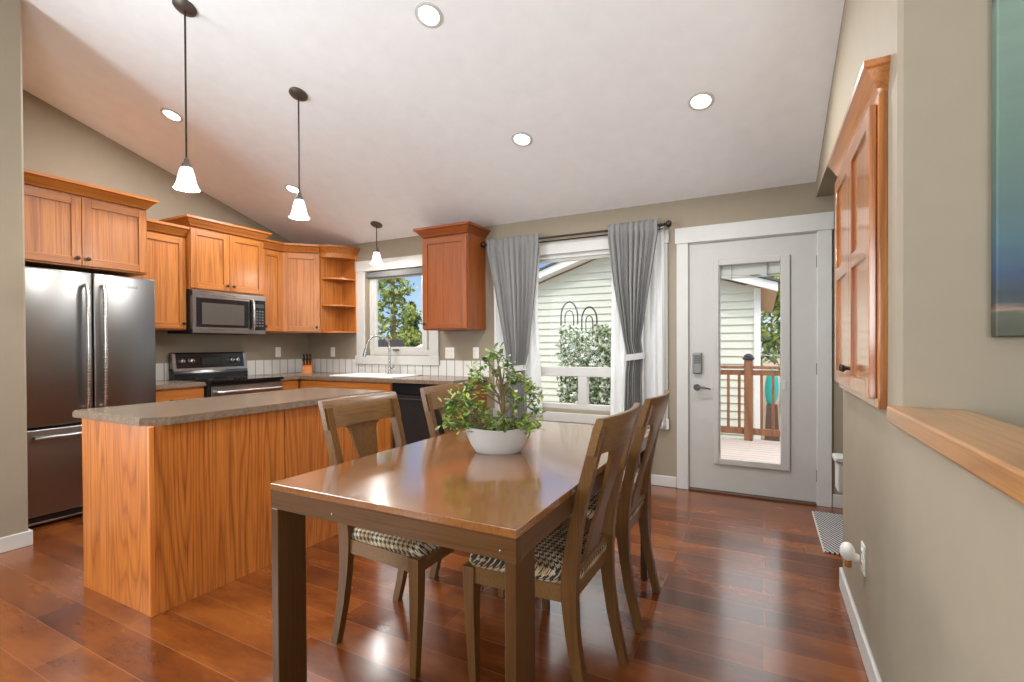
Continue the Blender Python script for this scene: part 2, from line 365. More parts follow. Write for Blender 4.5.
def thing(name, label, cat, loc=(0, 0, 0), rz=0, group=None):
    o = bpy.data.objects.new(name, None); COL.objects.link(o); o.location = loc; o.rotation_euler = (0, 0, rz); o.empty_display_size = .1
    return tag(o, label, cat, group)
def struct(name, bm, mat, parent=None, **k):
    o = obj(name, bm, mat, parent, **k)
    if not parent: o['kind'] = 'structure'
    return o
def kids(o): return [c for c in bpy.data.objects if c.parent == o]
def copy_tree(o, parent=None):
    c = o.copy(); COL.objects.link(c); c.parent = parent
    for ch in kids(o): copy_tree(ch, c)
    return c

# ------------------------------------------------------------------ the room shell
D = 4.265          # inner face of the back wall
XL = -5.127        # inner face of the kitchen wall
XR = .345          # face of the stair wall and half wall
CZ, CS = 2.414, .3055   # ceiling height at the back wall and its slope
RIDGE = -2.0
def cz(y): return CZ + CS*(D - max(y, RIDGE)) - (CS*(RIDGE - y) if y < RIDGE else 0)

struct('floor', box(mb(), XL-.15, 1.6, -8.3, D+.14, -.12, 0), floor_m)
b = mb(); ys = [-8.4, RIDGE, D+.3]
prism(b, [(XL-.15, y, cz(y)) for y in ys] + [(XL-.15, y, cz(y)+.25) for y in reversed(ys)], (6.9, 0, 0))
struct('ceiling', b, ceil_m)
def grid_wall(xs, zs, holes, y0, y1):
    b = mb()
    for x0, x1 in zip(xs, xs[1:]):
        for z0, z1 in zip(zs, zs[1:]):
            if any(h[0] <= (x0+x1)/2 <= h[1] and h[2] <= (z0+z1)/2 <= h[3] for h in holes): continue
            box(b, x0, x1, y0, y1, z0, z1)
    bmesh.ops.remove_doubles(b, verts=b.verts[:], dist=1e-5)
    return b
W1 = (-4.14, -3.215, 1.10, 2.075)
W2 = (-2.30, -.84, .60, 2.075)
DR = (-.585, .378, 0, 2.065)
xs = sorted({XL-.15, 1.6, W1[0], W1[1], W2[0], W2[1], DR[0], DR[1]}); zs = sorted({-.12, 0, CZ+.06, W1[2], W1[3], W2[2], DR[3]})
struct('wall_back', grid_wall(xs, zs, [W1, W2, DR], D, D+.14), wall_m)
def gable(x0, x1, y0, y1, z0=-.12):
    b = mb(); ys = [y0] + ([RIDGE] if y0 < RIDGE < y1 else []) + [y1]
    prism(b, [(x0, y0, z0), (x0, y1, z0)] + [(x0, y, cz(y)+.02) for y in reversed(ys)], (x1-x0, 0, 0)); return b
struct('wall_left', gable(XL-.15, XL, 1.0, D), wall_m)
# the hall wall left of the fridge: its end shows at the left edge of the picture
b = mb(); prism(b, [(XL, 1.0, -.1), (-3.985, 1.0, -.1), (-3.985, 1.252, -.1), (-3.998, 1.265, -.1), (XL, 1.265, -.1)], (0, 0, 3.5))
struct('wall_hall', b, wall_m)
b = mb()
for y0, y1, z0, z1 in ((-8.3, -2.4, 0, 3.0), (.2, 1.0, 0, 3.0), (-2.4, .2, 0, .45), (-2.4, .2, 2.5, 3.0)):
    box(b, -4.13, -3.985, y0, y1, z0, z1)
prism(b, [(-4.13, -8.3, 3.0)] + [(-4.13, 1.0, 3.0), (-4.13, 1.0, cz(1.0)+.02), (-4.13, RIDGE, cz(RIDGE)+.02), (-4.13, -6.3, 3.03)], (.145, 0, 0))
struct('wall_side', b, wall_m)
b = mb()
for x0, x1, z0, z1 in ((-4.1, -4.0, 0, 2.7), (.4, 1.6, 0, 2.7), (-4.0, .4, 0, .4), (-4.0, .4, 2.5, 2.7)):
    box(b, x0, x1, -8.3, -8.15, z0, z1)
struct('wall_rear', b, wall_m)
YA, YB = 1.767, 2.87
b = mb(); y_ = [YA, YB]
prism(b, [(XR+.012, YA, -.1), (XR, YA+.012, -.1), (XR, YB, -.1), (.497, YB, -.1), (.497, YA, -.1)], (0, 0, 3.35))
struct('wall_right', b, wall_m)
b = mb(); box(b, XR, .497, YB, D, 2.30, cz(YB)+.1); struct('wall_header', b, wall_m)
b = mb(); box(b, .497, 2.2, YA, YA+.12, -1.6, cz(YA)+.1); struct('wall_stair', b, wall_w)
struct('wall_half', box(mb(), XR, .482, -1.6, YA+.013, -1.6, .974), wall_m)
b = mb(); box(b, 1.45, 1.6, -8.3, YA, -1.6, 4.4); struct('wall_outer', b, wall_m)
struct('wall_landing', box(mb(), 1.45, 1.6, YA+.12, D, -.1, 3.3), wall_m)
# half wall cap
o = struct('trim_4', box(mb(), XR-.022, .500, -1.6, 1.795, .974, 1.023, .006, seg=2), oak_cap)
# baseboards
def bb(name, x0, x1, y0, y1, h=.09):
    return struct(name, box(mb(), x0, x1, y0, y1, 0, h, .004), white)
bb('baseboard_right', XR-.014, XR, -1.6, YB, .098)
bb('baseboard_end', XR-.014, .497, YB, YB+.014, .098)
bb('baseboard_back', -2.45, -.655, D-.014, D, .09)
bb('baseboard_landing', .446, 1.45, D-.014, D, .098)
b = mb(); box(b, -3.985, -3.971, .2, 1.279, 0, .09, .003); box(b, -4.6, -3.975, 1.265, 1.279, 0, .09, .003)
struct('baseboard_hall', b, white)
# white capped trim ending past the stair wall
b = mb(); box(b, .372, 1.45, 3.30, 3.42, .36, .53, .006); box(b, .358, 1.45, 3.29, 3.43, .53, .56, .006)
struct('trim_5', b, white)

# ---- door
def casing(name, x0, x1, z0, z1, w, th=.02, head=None, sill=False, hang=.012):
    b = mb(); hd = head or w; y0, y1 = D-th, D
    box(b, x0, x0+w, y0, y1, z0, z1-hd, .003); box(b, x1-w, x1, y0, y1, z0, z1-hd, .003)
    box(b, x0-hang, x1+hang, y0-.006, y1, z1-hd, z1, .003)
    if sill: box(b, x0-hang, x1+hang, y0-.012, y1, z0-.0, z0+w*.8, .003)
    return struct(name, b, white)
casing('trim_1', -.650, .444, 0, 2.175, .093, head=.13)
b = mb()
box(b, DR[0], DR[0]+.03, D-.001, D+.14, 0, DR[3]); box(b, DR[1]-.03, DR[1], D-.001, D+.14, 0, DR[3]); box(b, DR[0], DR[1], D-.001, D+.14, DR[3]-.028, DR[3])
struct('trim_6', b, white)
struct('trim_7', box(mb(), DR[0]+.03, DR[1]-.03, D-.03, D+.14, 0, .016, .004), plain('threshold', (92, 66, 50), rough=.5))
dx0, dx1, dy0, dy1 = -.553, .347, D+.002, D+.047
b = mb(); gl = (-.315, .118, .275, 1.845)
for x0, x1, z0, z1 in ((dx0, gl[0], .02, 2.035), (gl[1], dx1, .02, 2.035), (gl[0], gl[1], .02, gl[2]), (gl[0], gl[1], gl[3], 2.035)): box(b, x0, x1, dy0, dy1, z0, z1)
door = struct('door_1', b, doorw)
b = mb()                                    # raised lite frame
for x0, x1, z0, z1 in ((-.362, -.322, .235, 1.89), (.112, .178, .235, 1.89), (-.322, .112, .235, .285), (-.322, .112, 1.84, 1.89)): box(b, x0, x1, dy0-.016, dy0+.001, z0, z1, .005)
struct('lite_frame', b, doorw, door)
struct('pane', box(mb(), gl[0], gl[1], dy0+.018, dy0+.024, gl[2], gl[3]), glass, door)
b = mb(); box(b, -.32, .112, dy0+.0245, dy0+.036, 1.755, 1.845, .003)
for i in range(5): box(b, -.318, .11, dy0+.0245, dy0+.035, 1.735+i*.003, 1.7365+i*.003)
bl = struct('blind', b, white, door)
b = mb(); box(b, -.232, -.228, dy0+.010, dy0+.0155, 1.72, 1.845); struct('blind_cord', b, nickel, bl)
b = mb(); box(b, .02, .024, dy0+.010, dy0+.0155, 1.745, 1.845); struct('blind_cord', b, nickel, bl)
b = mb(); box(b, .128, .150, dy0-.022, dy0-.015, .86, .93, .003); struct('blind_slider', b, white, door)
b = mb(); box(b, -.524, -.452, dy0-.025, dy0, .965, 1.14, .008, seg=2); struct('keypad_lock', b, nickel, door)
b = mb()
for i in range(4):
    for j in range(3): box(b, -.508+j*.016, -.497+j*.016, dy0-.028, dy0-.024, 1.05+i*.018, 1.062+i*.018, .001)
struct('keypad_buttons', b, bronze, door)
b = mb(); lathe(b, [(.026, 0), (.028, .01), (.012, .014), (.010, .05)], (-.488, dy0-.05, .855), 18, 'Y'); 
tube(b, [(-.488, dy0-.045, .855), (-.45, dy0-.05, .856), (-.41, dy0-.046, .850), (-.385, dy0-.04, .843)], .0085, 10, .006)
struct('lever_handle', b, plain('handle_pewter', (96, 90, 84), rough=.35, metal=.8), door, smooth=True)
for z in (.22, 1.02, 1.82):
    b = mb(); box(b, dx1-.002, dx1+.010, dy0-.008, dy0+.004, z-.045, z+.045, .003); struct('hinge', b, nickel, door)

# ---- windows
casing('trim_2', -4.273, -3.090, .995, 2.20, .125, head=.125, sill=True)
b = mb(); x0, x1, z0, z1 = W1
for a in ((x0, x0+.045, z0, z1), (x1-.045, x1, z0, z1), (x0+.045, x1-.045, z0, z0+.055), (x0+.045, x1-.045, z1-.045, z1), (x1-.13, x1-.085, z0+.055, z1-.045)): box(b, a[0], a[1], D+.06, D+.125, a[2], a[3], .004)
w1 = struct('window_1', b, white)
b = mb()
for a in ((x0+.045, x0+.085, z0+.055, z1-.045), (x1-.165, x1-.13, z0+.055, z1-.045), (x0+.085, x1-.165, z0+.055, z0+.095), (x0+.085, x1-.165, z1-.085, z1-.045)): box(b, a[0], a[1], D+.072, D+.112, a[2], a[3], .003)
struct('sash', b, white, w1)
struct('pane', box(mb(), x0+.07, x1-.05, D+.09, D+.096, z0+.05, z1-.05), glass, w1)
b = mb(); box(b, -3.78, -3.70, D+.045, D+.07, z0+.056, z0+.072, .004); box(b, -3.755, -3.69, D+.03, D+.05, z0+.06, z0+.07, .003); struct('crank', b, nickel, w1)
b = mb(); box(b, x0+.005, x1-.005, D+.005, D+.055, z1-.075, z1-.005, .006)
t = tag(obj('roller_shade', b, blind_m), 'grey roller shade pulled up at the top of the kitchen sink window', 'window shade')
casing('trim_3', -2.406, -.722, .49, 2.176, .105, head=.115, sill=True)
b = mb(); x0, x1, z0, z1 = W2; xm = -1.505; zm = .955
for a in ((x0, x0+.06, z0, z1), (x1-.06, x1, z0, z1), (x0+.06, x1-.06, z0, z0+.05), (x0+.06, x1-.06, z1-.045, z1), (x0+.06, x1-.06, zm-.045, zm+.045), (xm-.045, xm+.045, z0+.05, zm-.045)): box(b, a[0], a[1], D+.06, D+.125, a[2], a[3], .004)
w2 = struct('window_2', b, white)
for a in ((x0+.05, x1-.05, zm+.04, z1-.04), (x0+.05, xm-.04, z0+.04, zm-.04), (xm+.04, x1-.05, z0+.04, zm-.04)):
    struct('pane', box(mb(), a[0], a[1], D+.09, D+.096, a[2], a[3]), glass, w2)
b = mb(); box(b, x0+.005, x1-.005, D+.005, D+.055, z1-.055, z1-.005, .006)
for i in range(4): box(b, x0+.01, x1-.01, D+.012, D+.05, z1-.062-i*.006, z1-.058-i*.006)
tag(obj('cellular_shade', b, white), 'white cellular shade folded up at the top of the dining window', 'window shade')

# ---- backsplash
ZC = .887
b = mb(); box(b, -5.118, -2.47, D-.009, D, ZC, .994); box(b, -5.118, -4.288, D-.009, D, .994, 1.05); box(b, -3.076, -2.47, D-.009, D, .994, 1.05)
box(b, XL, XL+.009, 2.15, D, ZC, 1.05)
struct('trim_8', b, tile_m)

# ------------------------------------------------------------------ cabinets
def shaker(W, H, T=.02, fr=.058, mid=None, panel=None):
    """a door slab standing at x 0..W, z 0..H, front face at y=-T"""
    b = mb(); e = .002
    box(b, 0, fr, -T, 0, 0, H, e); box(b, W-fr, W, -T, 0, 0, H, e)
    box(b, fr, W-fr, -T, 0, 0, fr, e, 1); box(b, fr, W-fr, -T, 0, H-fr, H, e, 1)
    if mid: box(b, fr, W-fr, -T, 0, mid-fr/2, mid+fr/2, e, 1)
    box(b, fr-.004, W-fr+.004, -T+.011, -.003, fr-.004, H-fr+.004)
    return b
def shift(b, x=0, y=0, z=0):
    bmesh.ops.translate(b, vec=(x, y, z), verts=b.verts[:]); return b
def add_knob(door, x, z, T=.02, mat=bronze):
    b = mb(); lathe(b, [(.006, 0), (.006, -.012), (.014, -.018), (.015, -.024), (.010, -.028)], (x, -T, z), 14, 'Y'); obj('knob', b, mat, door, smooth=True)
def crown_bm(x0, x1, y0, y1, z0, h=.085, out=.055, left=True, right=True):
    """flared crown moulding round front (y0) and the two sides; back at y1"""
    b = mb(); prof = [(0, 0), (.006, .012), (.012, .02), (out*.75, h*.68), (out, h*.74), (out, h)]
    def path(o, z):
        l = o if left else 0; r = o if right else 0
        return [(x0-l, y1, z0+z), (x0-l, y0-o, z0+z), (x1+r, y0-o, z0+z), (x1+r, y1, z0+z)]
    loft(b, [path(o, z) for o, z in prof], cap=True); return b
def wall_cabinet(name, label, loc, rz, W, H, Dp, doors, knob='low', crown=True, mats=None, crown_out=.055, group=None, crown_lr=(True, True), cat='kitchen cabinet', fr=.058):
    v, h = mats or (oak_v, oak_h)
    t = thing(name, label, cat, loc, rz, group)
    obj('cabinet_body', box(mb(), 0, W, 0, Dp, 0, H, .002), v, t)
    gap = .003; n = doors; dw = (W - .012 - gap*(n-1))/n
    for i in range(n):
        x = .006 + i*(dw+gap)
        d = obj('cabinet_door', shift(shaker(dw, H-.03, fr=fr), x, 0, .012), [v, h], t)
        kx = x + (dw-.03 if (i == 0 and (n == 2 or knob.endswith('r'))) else .03)
        add_knob(d, kx, .012 + (.05 if knob.startswith('low') else H-.09))
    if crown: obj('crown_moulding', crown_bm(0, W, -.02, Dp, H, left=crown_lr[0], right=crown_lr[1], out=crown_out), h, t)
    return t
LR = PI/2         # the kitchen wall's cabinets face +x
ZU = 1.362
# over the fridge (deep)
wall_cabinet('wall_cabinet', 'two-door oak wall cabinet directly above the fridge', (-4.46, 1.285, 1.795), LR, .862, .525, .665, 2)
wall_cabinet('wall_cabinet', 'tall single-door oak wall cabinet between fridge and microwave', (-4.797, 2.152, ZU), LR, .476, .87, .328, 1, knob='lowr', crown_lr=(False, False))
wall_cabinet('wall_cabinet', 'two-door oak wall cabinet directly above the microwave', (-4.745, 2.632, 1.745), LR, .752, .59, .38, 2)
wall_cabinet('wall_cabinet', 'narrow single-door oak wall cabinet between microwave and diagonal corner cabinet', (-4.797, 3.388, ZU), LR, .264, .91, .328, 1, knob='low', crown_lr=(False, False))
wall_cabinet('wall_cabinet', 'single-door oak wall cabinet hanging alone between sink window and grey curtain', (-3.045, D-.332, ZU), 0, .535, .925, .330, 1, knob='lowl', mats=(oak_dark, oak_dark_h), crown_out=.06)
# diagonal corner cabinet
t = thing('corner_cabinet', 'diagonal oak corner wall cabinet beside the open curved shelves', 'kitchen cabinet', (XL, D, ZU))
H = .91
A, B = Vector((.330, -.610, 0)), Vector((.610, -.332, 0))
b = mb(); prism(b, [(0.002, -.002, 0), (.002, -.610, 0), tuple(A), tuple(B), (.610, -.002, 0)], (0, 0, H)); obj('cabinet_body', b, oak_v, t)
dl = (B-A).length; ang = math.atan2((B-A).y, (B-A).x)
d = obj('cabinet_door', shaker(dl-.012, H-.03), [oak_v, oak_h], t); d.location = A + (B-A).normalized()*.006 + Vector((0, 0, .012)); d.rotation_euler = (0, 0, ang)
add_knob(d, dl-.04, .05)
b = mb()
def pth(o, z):
    n = Vector((math.sin(ang), -math.cos(ang), 0))*(o+.02)
    return [(.002, -.002, H+z), (.002, -.610, H+z), (.330+n.x*.7, -.610, H+z), tuple(A + n + Vector((0, 0, H+z))), tuple(B + n + Vector((0, 0, H+z))), (.610, -.332+n.y*.7, H+z), (.610, -.002, H+z)]
loft(b, [pth(o, z) for o, z in ((0, 0), (.006, .012), (.012, .02), (.04, .058), (.055, .063), (.055, .085))]); obj('crown_moulding', b, oak_h, t)
# open quarter-round shelf end
t = thing('open_shelf', 'open curved oak end shelf at the left of the sink window', 'shelf', (XL+.612, D-.002, ZU))
R = .245; Ry = .318
def arc(r, ry, z, n=10): return [(r*math.sin(a), -ry*math.cos(a), z) for a in [PI/2*i/n for i in range(n+1)]]
b = mb(); box(b, 0, .014, -.328, 0, 0, .91); obj('side_panel', b, oak_v, t)
b = mb(); box(b, .014, R-.001, -.014, 0, 0, .91); obj('back_panel', b, oak_v, t)
b = mb(); box(b, R-.001, R+.006, -.03, 0, 0, .91, .002); obj('edge_strip', b, oak_trim, t)
for z in (0, .305, .615):
    b = mb(); prism(b, [(.014, -.014, z)] + [(max(.014, x), min(-.014, y), z_) for x, y, z_ in arc(R, Ry, z)], (0, 0, .018)); obj('shelf_board', b, oak_h, t)
b = mb(); prism(b, [(.0, 0, .862)] + [p for p in arc(R, Ry+.008, .862)], (0, 0, .05)); obj('top_board', b, oak_h, t)
b = mb(); loft(b, [[(0, 0, .91+z)] + arc(R+o, Ry+.008+o, .91+z) for o, z in ((0, 0), (.006, .012), (.04, .058), (.052, .063), (.052, .085))]); obj('crown_moulding', b, oak_h, t)

# base cabinets
def base_cabinet(label, loc, rz, W, Dp=.60, drawers=1, doors=1, body=None, pull=True, H=ZC-.035):
    t = thing('base_cabinet', label, 'kitchen cabinet', loc, rz)
    b = mb(); box(b, 0, W, 0, Dp, .1, H, .002); box(b, .0, W, .06, Dp, 0, .1); obj('cabinet_body', b, oak_v, t)
    if drawers:
        b = mb(); box(b, .008, W-.008, -.02, 0, H-.17, H-.02, .003); d = obj('drawer', b, oak_h, t)
        if pull:
            b = mb(); tube(b, [(W/2-.055, -.02, H-.1), (W/2-.05, -.042, H-.102), (W/2, -.05, H-.106), (W/2+.05, -.042, H-.102), (W/2+.055, -.02, H-.1)], .0055, 8); obj('drawer_pull', b, bronze, d, smooth=True)
    n = doors; dw = (W-.016-.003*(n-1))/max(n, 1)
    for i in range(n):
        d = obj('cabinet_door', shift(shaker(dw, H-.30), .008+i*(dw+.003), 0, .115), [oak_v, oak_h], t); add_knob(d, .008+i*(dw+.003)+.03, H-.25)
    return t
CF = XL+.64       # worktop front on the kitchen wall
base_cabinet('oak base cabinet with one drawer between fridge and range', (CF-.03, 2.155, 0), LR, .468, .607)
base_cabinet('narrow oak base cabinet right of the range', (CF-.03, 3.392, 0), LR, .233, .607, pull=False)
t = thing('base_cabinet', 'oak corner base cabinet under the knife block', 'kitchen cabinet', (XL+.01, D-.01, 0))
obj('cabinet_body', box(mb(), 0, .60, -.60, 0, 0.0, ZC-.036, .002), oak_v, t)
base_cabinet('long oak sink base cabinet below the kitchen window', (CF+.005, D-.612, 0), 0, 1.27, .600, drawers=1, doors=2, pull=False)
# dishwasher
t = thing('dishwasher', 'black dishwasher under the worktop right of the sink', 'dishwasher', (-3.205, D-.625, 0))
obj('body', box(mb(), 0, .60, .03, .61, .08, ZC-.036), blackm, t)
d = obj('door', box(mb(), .003, .597, 0, .03, .11, .735, .006, seg=2), dw_m, t)
b = mb(); tube(b, [(.05, 0, .70), (.055, -.03, .70), (.3, -.035, .70), (.545, -.03, .70), (.55, 0, .70)], .009, 8); obj('handle', b, blackm, d, smooth=True)
obj('control_panel', box(mb(), .003, .597, -.004, .03, .74, ZC-.04, .005), black, t)
obj('toe_kick', box(mb(), .01, .59, .06, .1, 0, .08), blackm, t)
t = thing('end_panel', 'reddish oak end panel closing the worktop beside the dishwasher', 'kitchen cabinet panel', (-2.601, D-.612, 0))
obj('panel_board', box(mb(), 0, .10, 0, .608, 0, ZC-.036, .003), oak_dark, t)
# worktops
def worktop(bm, pts, z=ZC, th=.035):
    prism(bm, [(x, y, z-th) for x, y in pts], (0, 0, th))
    es = [e for e in bm.edges if abs(e.verts[0].co.z-z) < 1e-4 and abs(e.verts[1].co.z-z) < 1e-4]
    bmesh.ops.bevel(bm, geom=es, offset=.006, segments=2, affect='EDGES'); return bm
tag(obj('countertop', worktop(mb(), [(XL+.012, 2.155), (CF, 2.155), (CF, 2.627), (XL+.012, 2.627)]), counter_m), 'short brown laminate countertop between fridge and range', 'countertop')
FY = D-.64
b = mb(); ct = obj('countertop', worktop(b, [(XL+.012, 3.388), (CF, 3.388), (CF, FY), (-4.06, FY), (-4.06, 4.17), (XL+.012, 4.252)]), counter_m)
bpy.data.objects.remove(ct)
b = mb()
# L-shaped top with a cut-out for the sink
SX0, SX1, SY0, SY1 = -4.10, -3.27, 3.72, 4.16
z0 = ZC-.035
for x0, x1, y0, y1 in ((XL+.012, CF, 3.388, FY), (XL+.012, SX0, FY, D-.011), (SX0, SX1, FY, SY0), (SX0, SX1, SY1, D-.011), (SX1, -2.48, FY, D-.011)):
    box(b, x0, x1, y0, y1, z0, ZC)
bmesh.ops.remove_doubles(b, verts=b.verts[:], dist=1e-5)
tag(obj('countertop', b, counter_m), 'L-shaped brown laminate countertop running under the kitchen sink window', 'countertop')
# sink
t = thing('kitchen_sink', 'pale double-bowl drop-in sink below the kitchen window', 'sink', ((SX0+SX1)/2, (SY0+SY1)/2, ZC))
w, d2 = (SX1-SX0)/2, (SY1-SY0)/2
b = mb()
for a in ((-w-.02, w+.02, -d2-.02, -d2+.012), (-w-.02, w+.02, d2-.05, d2+.02), (-w-.02, -w+.012, -d2, d2), (w-.012, w+.02, -d2, d2), (-.02, .02, -d2, d2)): box(b, a[0], a[1], a[2], a[3], 0, .012, .004)
obj('rim', b, sinkw, t)
for x0, x1 in ((-w+.008, -.015), (.015, w-.008)):
    b = mb(); y0, y1 = -d2+.008, d2-.045
    loft(b, [[(x0, y0, .002), (x1, y0, .002), (x1, y1, .002), (x0, y1, .002)], [(x0+.02, y0+.02, -.03), (x1-.02, y0+.02, -.03), (x1-.02, y1-.02, -.03), (x0+.02, y1-.02, -.03)]], cap=False)
    f = [(x0+.02, y0+.02, -.03), (x1-.02, y0+.02, -.03), (x1-.02, y1-.02, -.03), (x0+.02, y1-.02, -.03)]
    b.faces.new([b.verts.new(p) for p in f]); obj('bowl', b, sinkw, t)
t = thing('faucet', 'chrome gooseneck pull-down faucet behind the sink', 'faucet', (-3.668, 4.135, ZC+.0125))
b = mb(); lathe(b, [(.027, 0), (.026, .006), (.019, .012), (.018, .075)], (0, 0, 0), 16); obj('base', b, chrome, t, smooth=True)
pts = [(0, 0, .07), (0, 0, .30)] + [(-.08*(1-math.cos(a)), -.09*(1-math.cos(a)), .30+.12*math.sin(a)) for a in [PI*i/12 for i in range(1, 12)]] + [(-.165, -.19, .265)]
b = mb(); tube(b, pts, .0115, 10); obj('spout', b, chrome, t, smooth=True)
b = mb(); tube(b, [(-.164, -.188, .275), (-.178, -.202, .19)], .016, 10, .019); obj('spray_head', b, chrome, t, smooth=True)
b = mb(); tube(b, [(.018, 0, .055), (.05, 0, .065), (.085, -.005, .10)], .007, 8); obj('handle', b, chrome, t, smooth=True)
# knife block
t = thing('knife_block', 'slanted oak knife block on the worktop in the kitchen corner', 'knife block', (-4.83, 4.02, ZC), .75)
b = mb(); prism(b, [(-.05, -.075, 0), (-.05, .075, 0), (-.05, .075, .15), (-.05, .02, .185), (-.05, -.075, .07)], (.10, 0, 0)); obj('block', b, oak_trim, t)
for i in range(6):
    c, r = i % 3, i//3
    k = thing('kitchen_knife', 'black-handled knife standing in the oak knife block', 'knife', (0, 0, 0), 0, 'knives in the knife block')
    ux = -.034+.034*c; base = Vector((ux, -.046+.04*r, .107+.048*r)); dirv = Vector((0, -.72, .70)).normalized()
    M = Matrix.Rotation(.75, 4, 'Z'); k.location = Vector((-4.83, 4.02, ZC)) + M @ base; k.rotation_euler = (0, 0, .75)
    b = mb(); tube(b, [dirv*.002, dirv*.03, dirv*.085, dirv*.1], .009, 8, .011); obj('handle', b, blackm, k, smooth=True)

# outlets
def outlet(label, loc, rz, n=1, cat='outlet', name='wall_outlet'):
    t = thing(name, label, cat, loc, rz); w = .035+.023*(n-1)
    obj('cover_plate', box(mb(), -w, w, -.006, 0, -.058, .058, .003, seg=2), plastic, t)
    for i in range(n):
        x = (i-(n-1)/2)*.046
        for z in (-.022, .022):
            b = mb(); box(b, x-.015, x+.015, -.009, -.005, z-.014, z+.014, .003); s = obj('socket', b, plastic, t)
            b = mb(); box(b, x-.007, x-.005, -.0095, -.0085, z-.004, z+.006); box(b, x+.005, x+.007, -.0095, -.0085, z-.004, z+.006); obj('slot', b, blackm, s)
    return t
outlet('white outlet on the wall between range and corner, above the tiles', (XL, 3.843, 1.14), LR)
outlet('white outlet on the wall below the open curved shelves', (-4.68, D, 1.135), 0)
outlet('white double outlet just right of the sink window', (-2.953, D, 1.128), 0, 2)
outlet('white single outlet below the lone wall cabinet, nearest the curtain', (-2.63, D, 1.13), 0)

# ------------------------------------------------------------------ appliances
# fridge
FX = -4.30; FY0, FY1 = 1.312, 2.132
t = thing('refrigerator', 'dark stainless french-door fridge with a bottom freezer drawer', 'fridge', (FX, FY0, 0), LR)
Wf = FY1-FY0; g = Wf/2
obj('cabinet_body', box(mb(), .005, Wf-.005, .075, .80, .03, 1.735, .005), blackm, t)
def fr_door(name, x0, x1, z0, z1):
    return obj(name, box(mb(), x0, x1, 0, .07, z0, z1, .012, seg=3), slate, t, smooth=True)
dl_ = fr_door('door', .002, g-.003, .672, 1.742); dr_ = fr_door('door', g+.003, Wf-.002, .672, 1.742); dz_ = fr_door('freezer_drawer', .002, Wf-.002, .075, .660)
def bar(p0, p1, off=-.055, r=.014):
    b = mb(); p0, p1 = Vector(p0), Vector(p1); q = Vector((0, off, 0)); m = (p0+p1)/2
    pts = [p0, p0+q*.75, p0+(p1-p0)*.06+q, m+q*1.12, p1+(p0-p1)*.06+q, p1+q*.75, p1]
    tube(b, pts, r, 10); return b
obj('handle', bar((g-.05, .002, .78), (g-.05, .002, 1.65)), steel_b, dl_, smooth=True)
obj('handle', bar((g+.05, .002, .78), (g+.05, .002, 1.65)), steel_b, dr_, smooth=True)
obj('handle', bar((.085, .002, .603), (Wf-.085, .002, .603)), steel_m, dz_, smooth=True)
b = mb(); box(b, .01, Wf-.01, .02, .10, .012, .072, .004); gk = obj('kick_grille', b, black, t)
b = mb(); box(b, .02, Wf-.02, .012, .021, .022, .034, .002); obj('grille_slat', b, steel_m, gk)
def text_mesh(name, s, size, mat, parent, loc, rot=(PI/2, 0, 0)):
    c = bpy.data.curves.new(name, 'FONT'); c.body = s; c.size = size; c.extrude = .0006; c.align_x = 'CENTER'
    o = bpy.data.objects.new(name, c); COL.objects.link(o)
    dg = bpy.context.evaluated_depsgraph_get(); me = bpy.data.meshes.new_from_object(o.evaluated_get(dg)); bpy.data.objects.remove(o)
    me.materials.clear(); me.materials.append(mat); o = bpy.data.objects.new(name, me); COL.objects.link(o); o.parent = parent; o.location = loc; o.rotation_euler = rot
    return o
text_mesh('lettering', 'Whirlpool', .034, chrome, dr_, (Wf-.20, -.0012, 1.655))
# microwave
t = thing('microwave', 'stainless over-the-range microwave below its oak cabinet', 'microwave', (-4.715, 2.635, 1.335), LR)
Wm, Hm = .746, .405
obj('body', box(mb(), 0, Wm, .02, .405, 0, Hm, .003), blackm, t)
d = mb(); box(d, 0, .565, -.012, .02, .01, Hm-.005, .004); 
dm = obj('door', d, steel_m, t)
obj('window', box(mb(), .035, .555, -.015, -.011, .06, Hm-.07, .002), black, dm)
obj('window_mesh', box(mb(), .085, .505, -.017, -.0145, .085, Hm-.115, .001), window_mw, dm)
obj('handle', bar((.590, -.010, .055), (.590, -.010, Hm-.06), -.035, .013), steel_b, dm, smooth=True)
cp = obj('control_panel', box(mb(), .568, Wm, -.012, .02, .01, Hm-.005, .004), blackglass, t)
b = mb()
for i in range(6):
    for j in range(3): box(b, .635+j*.032, .657+j*.032, -.0135, -.0115, .08+i*.03, .097+i*.03, .001)
obj('buttons', b, plain('grey_print', (92, 90, 88), rough=.5), cp)
obj('display', box(mb(), .632, .728, -.0135, -.0115, .275, .315), plain('display_grey', (62, 66, 62), rough=.2), cp)
obj('top_vent', box(mb(), 0.0, Wm, -.014, .02, Hm-.055, Hm, .004), steel_m, t)
obj('bottom_strip', box(mb(), 0.0, Wm, -.014, .02, 0, .045, .004), steel_m, t)
text_mesh('lettering', 'Whirlpool', .022, chrome, dm, (.375, -.0148, Hm-.034))
